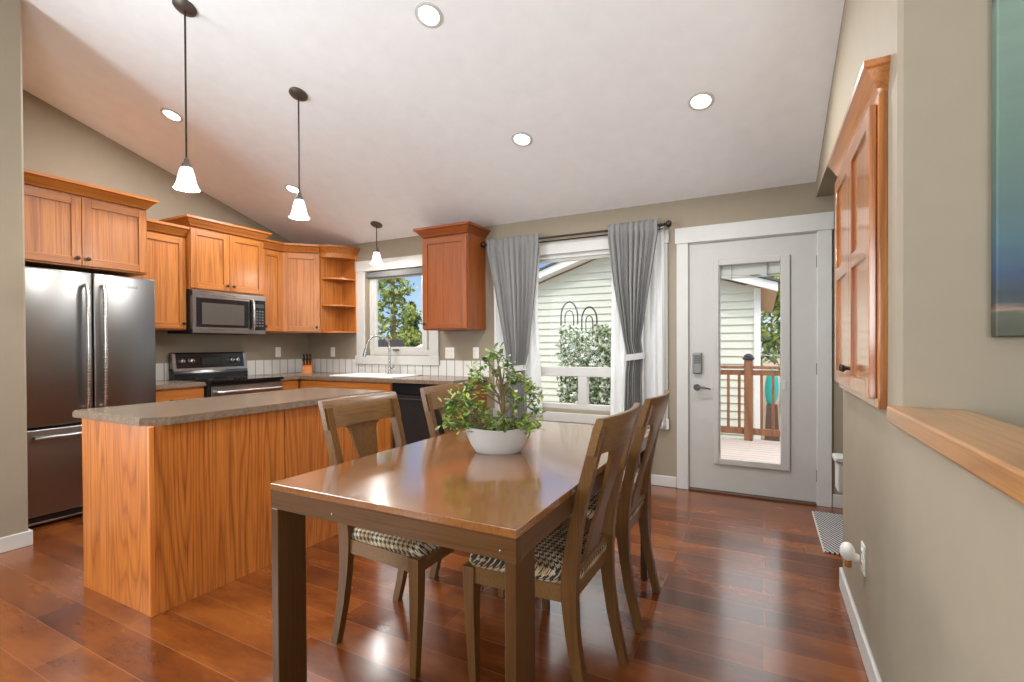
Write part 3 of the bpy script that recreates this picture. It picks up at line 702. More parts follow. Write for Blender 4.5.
# range
t = thing('range', 'black and stainless electric range below the microwave', 'stove', (-4.44, 2.634, 0), LR)
Wr = .746; Dr = .66
obj('body', box(mb(), 0, Wr, .03, Dr, .03, ZC-.02, .003), blackm, t)
obj('cooktop', box(mb(), -.002, Wr+.002, -.02, Dr-.07, ZC-.018, ZC+.008, .006, seg=2), blackglass, t)
ring_m = plain('burner_grey', (70, 70, 72), rough=.3)
for x, y, r in ((.2, .16, .1), (.2, .43, .075), (.55, .16, .075), (.55, .43, .1)):
    b = mb(); lathe(b, [(r, ZC+.0082), (r-.006, ZC+.0088)], (x, y, 0), 28, cap=False); obj('burner_ring', b, ring_m, t)
d = obj('oven_door', box(mb(), .004, Wr-.004, -.01, .03, .26, .845, .008, seg=2), black, t)
obj('door_window', box(mb(), .12, Wr-.12, -.013, -.009, .37, .66, .004), blackglass, d)
obj('door_trim', box(mb(), .004, Wr-.004, -.014, -.009, .74, .845, .003), steel_m, d)
b = bar((.05, -.012, .79), (Wr-.05, -.012, .79), -.05, .014); obj('handle', b, steel_b, d, smooth=True)
obj('storage_drawer', box(mb(), .004, Wr-.004, -.005, .03, .05, .25, .006), steel_m, t)
b = mb(); prism(b, [(0, Dr-.09, ZC), (0, Dr, ZC), (0, Dr, 1.145), (0, Dr-.03, 1.15), (0, Dr-.05, 1.135), (0, Dr-.075, ZC+.10), (0, Dr-.09, ZC+.06)], (Wr, 0, 0))
bg_ = obj('backguard', b, black, t)
b = mb()
for x0, x1 in ((-.001, .03), (Wr-.03, Wr+.001)): prism(b, [(x0, Dr-.077, ZC+.105), (x0, Dr-.02, ZC+.105), (x0, Dr-.02, 1.152), (x0, Dr-.053, 1.14)], (x1-x0, 0, 0))
prism(b, [(0, Dr-.082, ZC+.085), (0, Dr-.02, ZC+.085), (0, Dr-.02, ZC+.108), (0, Dr-.078, ZC+.108)], (Wr, 0, 0))
obj('guard_trim', b, steel_m, bg_)
for x in (.085, .175, .575, .64):
    b = mb(); lathe(b, [(.032, .02), (.032, .006), (.025, 0), (.019, -.022), (.014, -.025)], (x, Dr-.068, ZC+.178), 18, 'Y'); k = obj('control_knob', b, steel_b, bg_, smooth=True)
    b = mb(); box(b, x-.003, x+.003, Dr-.096, Dr-.085, ZC+.163, ZC+.193); obj('knob_pointer', b, blackm, k)
b = mb(); box(b, .27, .47, Dr-.073, Dr-.05, ZC+.14, ZC+.215, .002); obj('display', b, blackglass, bg_)

# ------------------------------------------------------------------ island
IX0, IX1, IY0, IY1 = -3.05, -2.424, 1.170, 2.610
t = thing('kitchen_island', 'oak kitchen island with brown laminate top in front of the fridge', 'kitchen island', (IX1, IY0, 0))
obj('cabinet_body', box(mb(), IX0, IX1-.012, IY0+.012, IY1-.012, 0, ZC-.036), oak_island, t, world=True)
obj('end_panel', box(mb(), IX0, IX1-.016, IY0, IY0+.012, 0, ZC-.036, .001), oak_island, t, world=True)
ym = 1.856
obj('back_panel', box(mb(), IX1-.012, IX1, IY0+.018, ym-.003, 0, ZC-.036, .001), oak_island, t, world=True)
obj('back_panel', box(mb(), IX1-.012, IX1, ym+.003, IY1-.02, 0, ZC-.036, .001), oak_island, t, world=True)
b = mb(); box(b, IX1-.012, IX1-.006, ym-.003, ym+.003, 0, ZC-.036); obj('panel_seam', b, oak_dark, t, world=True)
obj('corner_trim', box(mb(), IX1-.017, IX1+.003, IY0-.003, IY0+.018, 0, ZC-.036, .003), oak_trim, t, world=True)
obj('corner_trim', box(mb(), IX1-.017, IX1+.003, IY1-.021, IY1, 0, ZC-.036, .003), oak_trim, t, world=True)
b = mb(); a0, a1, c0, c1 = IX0-.075, IX1+.024, IY0-.012, IY1+.05; k = .085
worktop(b, [(a0, c0+.01), (a0+.01, c0), (a1-k, c0), (a1, c0+k), (a1, c1), (a0, c1)])
obj('worktop', b, counter_m, t, world=True)
for i in range(2):      # doors on the range side
    d = obj('cabinet_door', shift(shaker(.66, ZC-.36), 0, 0, 0), [oak_v, oak_h], t); d.rotation_euler = (0, 0, -PI/2); d.location = (IX0-IX1, 1.40-i*.69, .12)
    add_knob(d, .6 if i == 0 else .06, .45)
    d = obj('drawer', box(mb(), 0, .66, -.02, 0, 0, .15, .003), oak_h, t); d.rotation_euler = (0, 0, -PI/2); d.location = (IX0-IX1, 1.40-i*.69, ZC-.22)

# ------------------------------------------------------------------ dining table and chairs
TX0, TX1, TY0, TY1, TZ = -1.432, -.530, 1.040, 2.620, .76
t = thing('dining_table', 'brown wooden dining table with slab legs and glossy top', 'dining table', ((TX0+TX1)/2, (TY0+TY1)/2, 0))
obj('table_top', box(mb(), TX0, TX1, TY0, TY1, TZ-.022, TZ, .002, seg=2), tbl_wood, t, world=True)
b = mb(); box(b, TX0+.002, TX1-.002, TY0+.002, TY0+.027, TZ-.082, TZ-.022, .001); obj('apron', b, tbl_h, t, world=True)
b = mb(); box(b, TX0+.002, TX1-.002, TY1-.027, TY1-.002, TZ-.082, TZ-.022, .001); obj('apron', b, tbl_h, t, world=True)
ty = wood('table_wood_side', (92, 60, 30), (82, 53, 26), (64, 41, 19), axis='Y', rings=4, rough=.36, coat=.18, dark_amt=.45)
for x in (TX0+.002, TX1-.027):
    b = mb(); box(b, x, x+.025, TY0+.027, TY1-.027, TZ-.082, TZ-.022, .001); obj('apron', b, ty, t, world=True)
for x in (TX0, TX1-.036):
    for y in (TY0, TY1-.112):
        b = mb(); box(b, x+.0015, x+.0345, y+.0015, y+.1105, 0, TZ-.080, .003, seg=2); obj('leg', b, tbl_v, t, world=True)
for x in (TX0+.28, TX1-.045):
    b = mb(); lathe(b, [(.004, 0), (.004, -.002), (.002, -.003)], (x, TY0+.002, TZ-.06), 10, 'Y'); obj('bolt_head', b, nickel, t, world=True)

def make_chair():
    t = thing('dining_chair', 'x', 'dining chair', (0, 0, 0), 0, None)
    prof = [(.000, -.232), (.08, -.212), (.18, -.190), (.30, -.172), (.42, -.164), (.50, -.168), (.62, -.186), (.76, -.217), (.88, -.250), (.955, -.270)]
    def post_x(z):
        for (z0, x0), (z1, x1) in zip(prof, prof[1:]):
            if z0 <= z <= z1: return x0 + (x1-x0)*(z-z0)/(z1-z0)
        return prof[-1][1]
    for s in (-1, 1):
        rings = []
        for i in range(25):
            z = .955*i/24; x = post_x(z); hw = .0165; hd = .019 + .007*math.exp(-((z-.45)/.14)**2)
            if z < .2: hd -= .003*(1-z/.2)
            y = s*(.185 + .012*min(1, z/.9))
            rings.append([(x-hd, y-hw, z), (x+hd, y-hw, z), (x+hd, y+hw, z), (x-hd, y+hw, z)])
        obj('back_leg', loft(mb(), rings), chr_v, t)
        b = mb(); y = s*.205
        rings = []
        for z, w, dx in ((0, .0135, -.012), (.12, .0155, -.006), (.30, .020, 0), (.44, .0225, 0)):
            rings.append([(.198+dx-w, y-w, z), (.198+dx+w, y-w, z), (.198+dx+w, y+w, z), (.198+dx-w, y+w, z)])
        obj('front_leg', loft(b, rings), chr_v, t)
    # seat frame
    b = mb(); z0, z1 = .385, .440
    for s in (-1, 1):
        pts = [(-.16, s*.172), (-.16, s*.196), (.195, s*.222), (.195, s*.198)]
        prism(b, [(x, y, z0) for x, y in pts], (0, 0, z1-z0))
    box(b, .195, .217, -.19, .19, z0, z1); box(b, -.172, -.15, -.18, .18, z0, z1)
    obj('seat_frame', b, chr_y, t)
    # cushion, domed with rounded rim
    b = mb(); n = 14; rings = []
    def outline(k, z):
        pts = []
        for i in range(44):
            a = 2*PI*i/44; c, s_ = math.cos(a), math.sin(a); e_ = .28
            u = math.copysign(abs(c)**e_, c); v = math.copysign(abs(s_)**e_, s_)
            w = .190 + .036*(u+1)/2
            pts.append((.022+u*.205*k, v*w*k, z))
        return pts
    for k, z in ((.95, .432), (.99, .440), (1.0, .452), (.985, .466), (.94, .476), (.82, .484), (.55, .490), (.2, .492)): rings.append(outline(k, z))
    obj('seat_cushion', loft(b, rings), hound, t, smooth=True)
    # crest rail, bowed, with a stepped lower edge
    b = mb(); ny = 17; z0, z1 = .868, .985
    def ctr(y, z): return post_x(min(z, .955)) - .028*(1-(y/.225)**2) + (0 if z < .955 else -.012*(z-.955)/.035) + .004
    rings = []
    for i in range(ny):
        y = -.222 + .444*i/(ny-1); th = .012
        rings.append([(ctr(y, zz)+o, y, zz) for zz, o in ((z0, -th), (z0, th), (z0+.06, th+.001), (z1-.004, th), (z1, th-.005), (z1, -th+.003), (z1-.004, -th), (z0+.06, -th))])
    loft(b, rings); obj('crest_rail', b, chr_y, t, smooth=True)
    # vase splat
    wp = [(.455, .062), (.50, .068), (.56, .062), (.62, .052), (.68, .050), (.74, .058), (.79, .068), (.83, .074), (.855, .084), (.872, .110)]
    rings = []
    for i in range(22):
        z = .455 + (.872-.455)*i/21
        for (za, wa), (zb, wb) in zip(wp, wp[1:]):
            if za <= z <= zb+1e-6: w = wa + (wb-wa)*(z-za)/(zb-za); break
        r_ = []
        for y in (-1, -.5, 0, .5, 1): r_.append((post_x(z) + .002 - .027*(1-(y*w/.225)**2)*min(1, (z-.44)/.3) + .006, y*w, z))
        for y in (1, .5, 0, -.5, -1): r_.append((post_x(z) + .002 - .027*(1-(y*w/.225)**2)*min(1, (z-.44)/.3) - .006, y*w, z))
        rings.append(r_)
    obj('back_splat', loft(mb(), rings), chr_v, t, smooth=True)
    b = mb(); box(b, post_x(.47)-.012, post_x(.47)+.012, -.178, .178, .452, .482, .003); obj('back_rail', b, chr_y, t)
    return t
ch = make_chair()
CH = 'dining chairs around the table'
spots = [(-1.318, 1.605, 0, 'wooden dining chair on the island side of the table, nearest the camera'),
         (-1.305, 2.245, 0, 'wooden dining chair on the island side, behind the potted plant'),
         (-.708, 1.640, PI-.02, 'wooden dining chair on the door side of the table, nearest the camera'),
         (-.697, 2.235, PI, 'wooden dining chair on the door side of the table, nearest the window')]
for i, (x, y, r, lab) in enumerate(spots):
    o = ch if i == 0 else copy_tree(ch)
    o.location = (x, y, 0); o.rotation_euler = (0, 0, r); tag(o, lab, 'dining chair', CH)

# ------------------------------------------------------------------ jade plant
PA = .55
t = thing('jade_plant', 'bushy jade plant in a boat-shaped pale pot on the dining table', 'potted plant', (-.985, 1.775, TZ), PA)
b = mb(); n = 32
def boat(a, c, z, lift=0):
    r = []
    for i in range(n):
        q = 2*PI*i/n; x = a*math.cos(q); y = c*math.sin(q)
        r.append((x, y, z + lift*(x/a)**2 if a else z))
    return r
rings = [boat(.088, .048, .0), boat(.096, .052, .004), boat(.116, .060, .03, .004), boat(.134, .068, .065, .010), boat(.143, .072, .092, .014), boat(.145, .073, .100, .014), boat(.140, .069, .101, .014), boat(.134, .064, .09, .012), boat(.13, .06, .082, .004)]
obj('pot', loft(b, rings), pot_m, t, smooth=True)
b = mb(); loft(b, [boat(.133, .064, .083, .008), boat(.08, .04, .092), boat(.02, .01, .096)]); obj('soil', b, soil_m, t, smooth=True)
sc = 1/249
clusters = [(501, 349), (492, 356), (510, 359), (479, 367), (483, 378), (492, 386), (503, 369), (517, 374), (527, 377), (536, 385), (541, 394), (518, 394), (510, 385), (455, 398), (465, 394), (452, 408), (450, 418), (465, 412), (475, 402), (477, 416), (489, 411), (467, 424), (487, 422), (502, 417), (516, 420), (529, 420), (539, 421), (533, 428), (541, 408), (524, 398), (472, 385), (460, 405), (482, 399), (458, 426), (496, 428), (511, 428), (475, 431)]
rnd = random.Random(3)
stems = mb(); leaves = mb()
def leaf(bm, base, d, up, L, w):
    d = d.normalized(); s = d.cross(up)
    if s.length < 1e-3: s = d.cross(Vector((1, 0, 0)))
    s.normalize(); nrm_ = s.cross(d)
    prof = [(0, .12), (.25, .55), (.6, 1.), (.85, .78), (1., .18)]
    top, bot = [], []
    for tt, ww in prof:
        c = base + d*L*tt + nrm_*(-.15*L*(tt-.4)**2)
        top.append((c - s*w*ww*.5, c + nrm_*w*.10, c + s*w*ww*.5))
        bot.append(c - nrm_*w*.12)
    Vt = [[bm.verts.new(p) for p in r] for r in top]; Vb = [bm.verts.new(p) for p in bot]
    for i in range(len(prof)-1):
        bm.faces.new((Vt[i][0], Vt[i+1][0], Vt[i+1][1], Vt[i][1])); bm.faces.new((Vt[i][1], Vt[i+1][1], Vt[i+1][2], Vt[i][2]))
        bm.faces.new((Vt[i][2], Vt[i+1][2], Vb[i+1], Vb[i])); bm.faces.new((Vb[i], Vb[i+1], Vt[i+1][0], Vt[i][0]))
trunks = [Vector((-.05, 0, .09)), Vector((.01, 0, .09)), Vector((.065, .0, .09))]
fork = Vector((.02, .0, .21))
tube(stems, [(.012, 0, .08), (.016, .004, .14), (.02, 0, .21), (.012, .004, .29), (.0, 0, .36)], .011, 8, .006)
for px, py in clusters:
    u = (px-503)*sc; z = max(.105, (456-py)*sc - .020); v = rnd.uniform(-.06, .06)
    tip = Vector((u*math.cos(.4786-PA) - v*math.sin(.4786-PA), u*math.sin(.4786-PA) + v*math.cos(.4786-PA), z))
    if z > .23: st = Vector((.018 + rnd.uniform(-.004, .004), .002, rnd.uniform(.15, .22)))
    else: st = min(trunks, key=lambda q: abs(q.x-u)) + Vector((rnd.uniform(-.02, .02), rnd.uniform(-.02, .02), 0))
    mid = (st+tip)/2 + Vector((rnd.uniform(-.02, .02), rnd.uniform(-.02, .02), .02 if z > .16 else .03))
    tube(stems, [st, mid, tip], .0042, 6, .0022)
    for k in range(26):
        q = rnd.uniform(0, 2*PI); el = rnd.uniform(-.5, 1.1)
        dd = Vector((math.cos(q)*math.cos(el), math.sin(q)*math.cos(el), math.sin(el)))
        bs = tip + Vector((rnd.gauss(0, .015), rnd.gauss(0, .015), rnd.gauss(0, .014)))
        if bs.z < .088: continue
        leaf(leaves, bs, dd, Vector((0, 0, 1)) + Vector((rnd.uniform(-.4, .4), rnd.uniform(-.4, .4), 0)), rnd.uniform(.021, .034), rnd.uniform(.013, .018))
obj('stems', stems, bark, t, smooth=True); obj('leaves', leaves, jade_m, t, smooth=True)

# ------------------------------------------------------------------ curtains
RY, RZ = D-.098, 2.208
t = thing('curtain_rod', 'dark double curtain rod above the dining window', 'curtain rod', (-1.58, RY, RZ))
b = mb(); tube(b, [(-.86, 0, 0), (.845, 0, -.004)], .010, 10); obj('rod', b, bronze, t, smooth=True)
b = mb(); tube(b, [(-.84, .055, -.022), (.83, .055, -.026)], .006, 8); obj('rear_rod', b, bronze, t, smooth=True)
for s in (-1, 1):
    b = mb(); x = s*.86 if s < 0 else .845
    lathe(b, [(.011, 0), (.017, .006), (.012, .012), (.026, .024), (.030, .038), (.024, .052), (.008, .060)][::1], (0, 0, 0), 14, 'X')
    if s < 0: bmesh.ops.scale(b, vec=(-1, 1, 1), verts=b.verts[:]); bmesh.ops.reverse_faces(b, faces=b.faces[:])
    shift(b, x, 0, -.004 if s > 0 else 0); obj('finial', b, bronze, t, smooth=True)
    b = mb(); xx = s*.80; tube(b, [(xx, 0, 0), (xx, .04, -.012), (xx, .096, -.012)], .006, 8); box(b, xx-.012, xx+.012, .088, .0975, -.045, .03, .003); obj('bracket', b, bronze, t, smooth=True)
def drape(name, rows, y, amp, waves, mat, nseg=72, th=.0016, ph=0.):
    """rows: (z, x_left, x_right, amplitude scale)"""
    b = mb(); g_ = []; zs_ = []
    for (z0, a0, c0, m0), (z1, a1, c1, m1) in zip(rows, rows[1:]):
        k = max(2, int(abs(z1-z0)/.04))
        for i in range(k):
            f = i/k; zs_.append((z0+(z1-z0)*f, a0+(a1-a0)*f, c0+(c1-c0)*f, m0+(m1-m0)*f))
    zs_.append(rows[-1])
    for z, xa, xb, m in zs_:
        r = []
        for i in range(nseg+1):
            u = i/nseg; wv = math.sin(2*PI*waves*u + ph + .6*math.sin(7*u+1.3*z)) + .35*math.sin(2*PI*waves*2.3*u + 1.1 + z)
            r.append(b.verts.new((xa+(xb-xa)*u, y + amp*m*wv, z)))
        g_.append(r)
    for a, c in zip(g_, g_[1:]):
        for i in range(nseg): b.faces.new((a[i], a[i+1], c[i+1], c[i]))
    return b
def solid(o, th):
    m = o.modifiers.new('thickness', 'SOLIDIFY'); m.thickness = th; m.offset = 0; return o
def curtain(label, rows, tie):
    t = thing('curtain', label, 'curtain', ((rows[0][1]+rows[0][2])/2, RY, rows[0][0]), 0, 'grey curtains on the dining window rod')
    b = drape('cloth', rows, RY-.016, .015, 8, cur_m)
    # ruffled heading gathered above the rod
    o = obj('cloth', b, cur_m, t, world=True, smooth=True); solid(o, .003)
    z, xa, xb = tie
    b = mb(); n = 28; rings = []
    for i in range(n):
        a = 2*PI*i/n; cx, rx = (xa+xb)/2, (xb-xa)/2+.012
        x, y = cx+rx*math.cos(a), RY-.004+.034*math.sin(a); dz = .012*math.cos(a)
        rings.append([(x*1+0, y, z-.026+dz), (cx+(rx+.004)*math.cos(a), RY-.004+.039*math.sin(a), z-.026+dz), (cx+(rx+.005)*math.cos(a), RY-.004+.040*math.sin(a), z+.026+dz), (x, y, z+.026+dz)])
    rings.append(rings[0]); loft(b, rings, cap=False); obj('tieback', b, fabric('tieback_grey', (176, 174, 170), (208, 206, 200), 90), t, world=True, smooth=True)
    return t
curtain('grey curtain tied back on the left side of the dining window', [(2.25, -2.435, -1.858, .8), (2.205, -2.425, -1.868, .35), (2.15, -2.43, -1.86, 1), (1.75, -2.345, -1.90, 1.2), (1.16, -2.235, -1.975, 1.1), (.98, -2.21, -2.02, .7), (.80, -2.225, -2.01, .9), (.16, -2.27, -1.97, 1.1)], (.985, -2.215, -2.015))
curtain('grey curtain tied back on the right side of the dining window', [(2.255, -1.21, -.775, .8), (2.205, -1.205, -.785, .35), (2.15, -1.21, -.78, 1), (1.75, -1.165, -.845, 1.2), (1.25, -1.075, -.925, 1.0), (1.105, -1.045, -.905, .7), (.95, -1.06, -.92, .9), (.16, -1.09, -.90, 1.1)], (1.105, -1.05, -.90))
def sheer(label, rows):
    t = thing('sheer_curtain', label, 'sheer curtain', ((rows[0][1]+rows[0][2])/2, RY+.055, rows[0][0]), 0, 'white sheers in the dining window')
    o = obj('cloth', drape('cloth', rows, RY+.057, .010, 7, sheer_m), sheer_m, t, world=True, smooth=True); solid(o, .0015)
sheer('white sheer panel behind the left grey curtain', [(2.20, -2.40, -1.88, .5), (1.6, -2.395, -1.915, 1), (.52, -2.39, -1.87, 1.2)])
sheer('white sheer panel behind the right grey curtain', [(2.20, -1.19, -.745, .5), (1.6, -1.20, -.742, 1), (.50, -1.215, -.738, 1.2)])

# ------------------------------------------------------------------ lights in the ceiling
ca = math.atan(CS)
def recessed(label, x, y, power=20):
    t = thing('recessed_light', label, 'ceiling light', (x, y, cz(y)), 0, 'recessed ceiling lights'); t.rotation_euler = (-ca, 0, 0)
    b = mb(); lathe(b, [(.078, 0), (.078, -.005), (.060, -.008), (.056, .0)], (0, 0, 0), 28, cap=False); obj('trim_ring', b, white, t, smooth=True)
    b = mb(); lathe(b, [(.057, .002), (.057, -.002)], (0, 0, 0), 28); obj('lens', b, lamp_e, t)
    l = light('recessed_lamp', 'AREA', (x, y-.004, cz(y)-.015), power, (.95, .975, 1), (x, y-.3, cz(y)-1.0), shape='DISK', size=.11)
for lab, x, y in (('round recessed ceiling light highest and nearest the camera', -1.652, 2.201), ('round recessed ceiling light midway, between the nearest one and the dining window', -1.585, 3.232), ('round recessed ceiling light in front of the glazed door', -.348, 3.247), ('round recessed ceiling light behind the nearest long pendant', -4.168, 2.195), ('round recessed ceiling light just above the second pendant shade', -4.056, 3.219)):
    recessed(lab, x, y)
def pendant(label, x, y, zbot, xb=None):
    zc = cz(y); PS = .84; t = thing('pendant_light', label, 'pendant lamp', (x, y, zbot), 0, 'pendant lamps with white bell shades')
    b = mb(); lathe(b, [(.062, 0), (.062, .012), (.050, .022), (.012, .028)][::-1], (0, 0, 0), 24)
    bmesh.ops.scale(b, vec=(1, 1, -1), verts=b.verts[:]); bmesh.ops.reverse_faces(b, faces=b.faces[:])
    bmesh.ops.rotate(b, cent=(0, 0, 0), matrix=Matrix.Rotation(-ca, 3, 'X'), verts=b.verts[:]); shift(b, 0, 0, zc-zbot); obj('canopy', b, canopy_m, t, smooth=True)
    b = mb(); tube(b, [(0, 0, zc-zbot-.02), (0, 0, .15)], .0055, 8); obj('rod', b, bronze, t, smooth=True)
    b = mb(); lathe(b, [(.010, .215), (.016, .20), (.018, .185), (.030, .165), (.033, .148), (.031, .140)], (0, 0, 0), 20); bmesh.ops.scale(b, vec=(PS, PS, PS), verts=b.verts[:]); obj('socket_cap', b, canopy_m, t, smooth=True)
    b = mb(); lathe(b, [(.034, .148), (.040, .135), (.050, .10), (.056, .07), (.064, .035), (.076, .010), (.083, 0), (.079, 0), (.061, .034), (.052, .07), (.036, .135)], (0, 0, 0), 28, cap=False); bmesh.ops.scale(b, vec=(PS, PS, PS), verts=b.verts[:]); obj('glass_shade', b, shade_e, t, smooth=True)
    b = mb(); lathe(b, [(.006, .12), (.02, .10), (.028, .07), (.024, .045), (.008, .034)], (0, 0, 0), 16); bmesh.ops.scale(b, vec=(PS, PS, PS), verts=b.verts[:]); obj('bulb', b, lamp_e, t, smooth=True)
    light('pendant_lamp', 'POINT', (x, y, zbot-.005), 13, (1, .96, .90), shadow_soft_size=.03)
pendant('long pendant lamp over the island, nearest the fridge', -3.02, 1.667, 2.137)
pendant('shorter pendant lamp over the far end of the island', -2.92, 2.369, 2.117)
pendant('small pendant lamp hanging in front of the sink window', -3.675, 3.953, 2.084)

# ------------------------------------------------------------------ right-hand wall
t = thing('recessed_cabinet', 'two-door oak cabinet set into the stair wall above the half wall', 'wall cabinet', (XR, 1.900, .998), 0)
y0, y1 = 0, .905
b = mb(); box(b, -.024, 0, y0, y0+.05, 0, 1.09, .002); box(b, -.024, 0, y1-.05, y1, 0, 1.09, .002); box(b, -.024, 0, y0+.05, y1-.05, 0, .05, .002); box(b, -.024, 0, y0+.05, y1-.05, .99, 1.09, .002); box(b, -.008, 0, y0+.05, y1-.05, .05, .99)
obj('face_frame', b, oak_gv, t)
for i in range(2):
    w = .425
    d = obj('cabinet_door', shaker(w, .945, mid=.50, fr=.055), [oak_gv, oak_gy], t); d.rotation_euler = (0, 0, -PI/2); d.location = (-.0245, (.025 + w) + i*(w+.003), .030)
    add_knob(d, .03 if i == 0 else w-.03, .08)
b = mb()
def cpath(o, z): return [(0, y0-o*.8, z), (-.024-o, y0-o*.8, z), (-.024-o, y1+o*.8, z), (0, y1+o*.8, z)]
loft(b, [cpath(o, z) for o, z in ((0, 1.0), (.004, 1.012), (.010, 1.02), (.034, 1.068), (.043, 1.074), (.043, 1.094))]); obj('crown_moulding', b, oak_gy, t)
# painting on the stair wall
t = thing('painting', 'blue and green abstract canvas on the stair wall, cut by the right edge', 'painting', (.545, YA, 1.222))
obj('canvas', box(mb(), 0, .70, -.038, 0, 0, 1.15, .004), paint_m, t)
# outlet with plug-in air freshener
t = outlet('white outlet low on the half wall behind the plug-in air freshener', (XR, 2.295, .372), -PI/2)
t = thing('air_freshener', 'white plug-in air freshener on the half wall outlet', 'air freshener', (XR, 2.315, .385))
b = mb(); lathe(b, [(.012, -.012), (.016, -.02), (.016, -.036)], (0, 0, -.022), 14, 'X'); obj('plug', b, plastic, t, smooth=True)
b = mb(); bmesh.ops.create_uvsphere(b, u_segments=20, v_segments=12, radius=1)
for v in b.verts: v.co = (v.co.x*.026-.052, v.co.y*.036, v.co.z*.036-.002)
obj('cap', b, plastic, t, smooth=True)
b = mb(); lathe(b, [(.006, -.046), (.012, -.052), (.013, -.070), (.011, -.074)], (-.050, 0, .012), 14); obj('oil_bottle', b, brass, t, smooth=True)
# door mat
t = thing('door_mat', 'small grey and black woven mat on the floor by the stair opening', 'rug', (.40, 3.70, 0))
b = mb(); box(b, -.088, .10, -.39, .38, 0, .010, .004, seg=2); obj('weave', b, rug_m, t)
b = mb()
for i in range(36): 
    y = -.385 + .76*i/35; box(b, -.097, -.086, y-.007, y+.007, .0005, .006, .002)
obj('bound_edge', b, plain('mat_edge', (206, 200, 188), rough=.9), t)
# hook with keys at the stair opening
t = thing('key_hook', 'small hook with a green key fob on the wall beside the glazed door', 'key hook', (.470, D, 1.27))
b = mb(); box(b, -.012, .012, -.006, 0, -.02, .02, .003); tube(b, [(0, -.005, 0), (0, -.03, -.012), (0, -.036, .006)], .003, 8); obj('hook', b, bronze, t, smooth=True)
b = mb(); tube(b, [(0, -.03, -.012), (.003, -.03, -.09)], .0025, 6); box(b, -.012, .016, -.034, -.028, -.15, -.09, .003); obj('key_fob', b, plain('fob_green', (176, 186, 70), rough=.6), t, smooth=True)

# ------------------------------------------------------------------ outside
GZ = -.75
struct('ground', box(mb(), -60, 40, D+.2, 90, GZ-.2, GZ), gravel)
struct('deck', box(mb(), -1.6, 2.6, D+.141, 7.72, -.19, -.15), deck_m)
def railing(x0, x1, y, post_x):
    t = thing('deck_railing', 'brown wooden deck railing with balusters seen through the glazed door', 'railing', (post_x, y, -.15))
    H = 1.05
    b = mb(); box(b, x0-post_x, x1-post_x, -.045, .045, H-.04, H, .004); obj('top_rail', b, deck_rail, t)
    b = mb(); box(b, x0-post_x, x1-post_x, -.02, .02, H-.13, H-.06, .003); obj('upper_rail', b, deck_rail, t)
    b = mb(); box(b, x0-post_x, x1-post_x, -.02, .02, .08, .17, .003); obj('bottom_rail', b, deck_rail, t)
    for px in (0, -1.35, 1.45):
        b = mb(); box(b, px-.055, px+.055, -.055, .055, 0, H+.09, .004); p = obj('post', b, deck_rail, t)
        b = mb(); box(b, px-.075, px+.075, -.075, .075, H+.09, H+.12, .006); lathe(b, [(.06, H+.12), (.055, H+.15), (.02, H+.175)], (px, 0, 0), 16); obj('post_cap', b, blackm, p)
    x = x0 + .1
    while x < x1:
        if min(abs(x-post_x-q) for q in (0, -1.35, 1.45)) > .08:
            b = mb(); box(b, x-post_x-.018, x-post_x+.018, -.018, .018, .15, H-.06, .002); obj('baluster', b, deck_rail, t)
        x += .142
    return t
railing(-1.55, 1.6, 7.64, -.195)
# neighbour's house
BY = 9.2
t = thing('neighbour_house', 'pale green house with lap siding beyond the deck', 'house', (-2.62, BY, GZ))
cx = -2.62; hw = 2.52; ez = 2.155; sl = .33
b = mb(); box(b, -hw, hw, .03, 6, 0, ez-GZ); prism(b, [(-hw, .03, ez-GZ), (hw, .03, ez-GZ), (0, .03, ez-GZ+hw*sl)], (0, 6, 0)); obj('wall', b, siding_m, t)
b = mb(); z = 0; step = .135
while z < ez-GZ+hw*sl-.05:
    w = hw if z < ez-GZ else max(.02, hw-(z+step-(ez-GZ))/sl)
    prism(b, [(-w, .034, z), (-w, -.006, z), (-w, .020, z+step), (-w, .034, z+step)], (2*w, 0, 0)); z += step
obj('lap_siding', b, siding_m, t)
for s in (-1, 1):
    b = mb(); box(b, s*hw-.05, s*hw+.05, -.03, .1, 0, ez-GZ, .003); obj('corner_board', b, fascia_m, t)
    ov = .30
    b = mb(); e_ = Vector((s*(hw+ov), 0, ez-GZ-ov*sl)); a_ = Vector((0, 0, ez-GZ+hw*sl))
    pts = [a_ + Vector((0, 0, .0)), a_ + Vector((0, 0, .14)), e_ + Vector((0, 0, .14)), e_ + Vector((0, 0, .0))]
    prism(b, [(p.x, -.36, p.z) for p in pts], (0, .03, 0)); obj('fascia', b, fascia_m, t)
    b = mb(); pts = [a_ + Vector((0, 0, .141)), a_ + Vector((0, 0, .175)), e_ + Vector((s*.03, 0, .175)), e_ + Vector((s*.03, 0, .141))]
    prism(b, [(p.x, -.40, p.z) for p in pts], (0, 7, 0)); obj('roof_slope', b, roof_m, t)
    b = mb(); pts = [a_ + Vector((0, 0, .02)), a_ + Vector((0, 0, .05)), e_ + Vector((0, 0, .05)), e_ + Vector((0, 0, .02))]
    prism(b, [(p.x, .0, p.z) for p in pts], (0, 6.2, 0)); obj('soffit', b, plain('soffit_tan', (204, 170, 140), rough=.7), t)
    b = mb(); prism(b, [(p.x, -.329, p.z+.002) for p in pts], (0, .328, 0)); obj('rake_soffit', b, fascia_m, t)
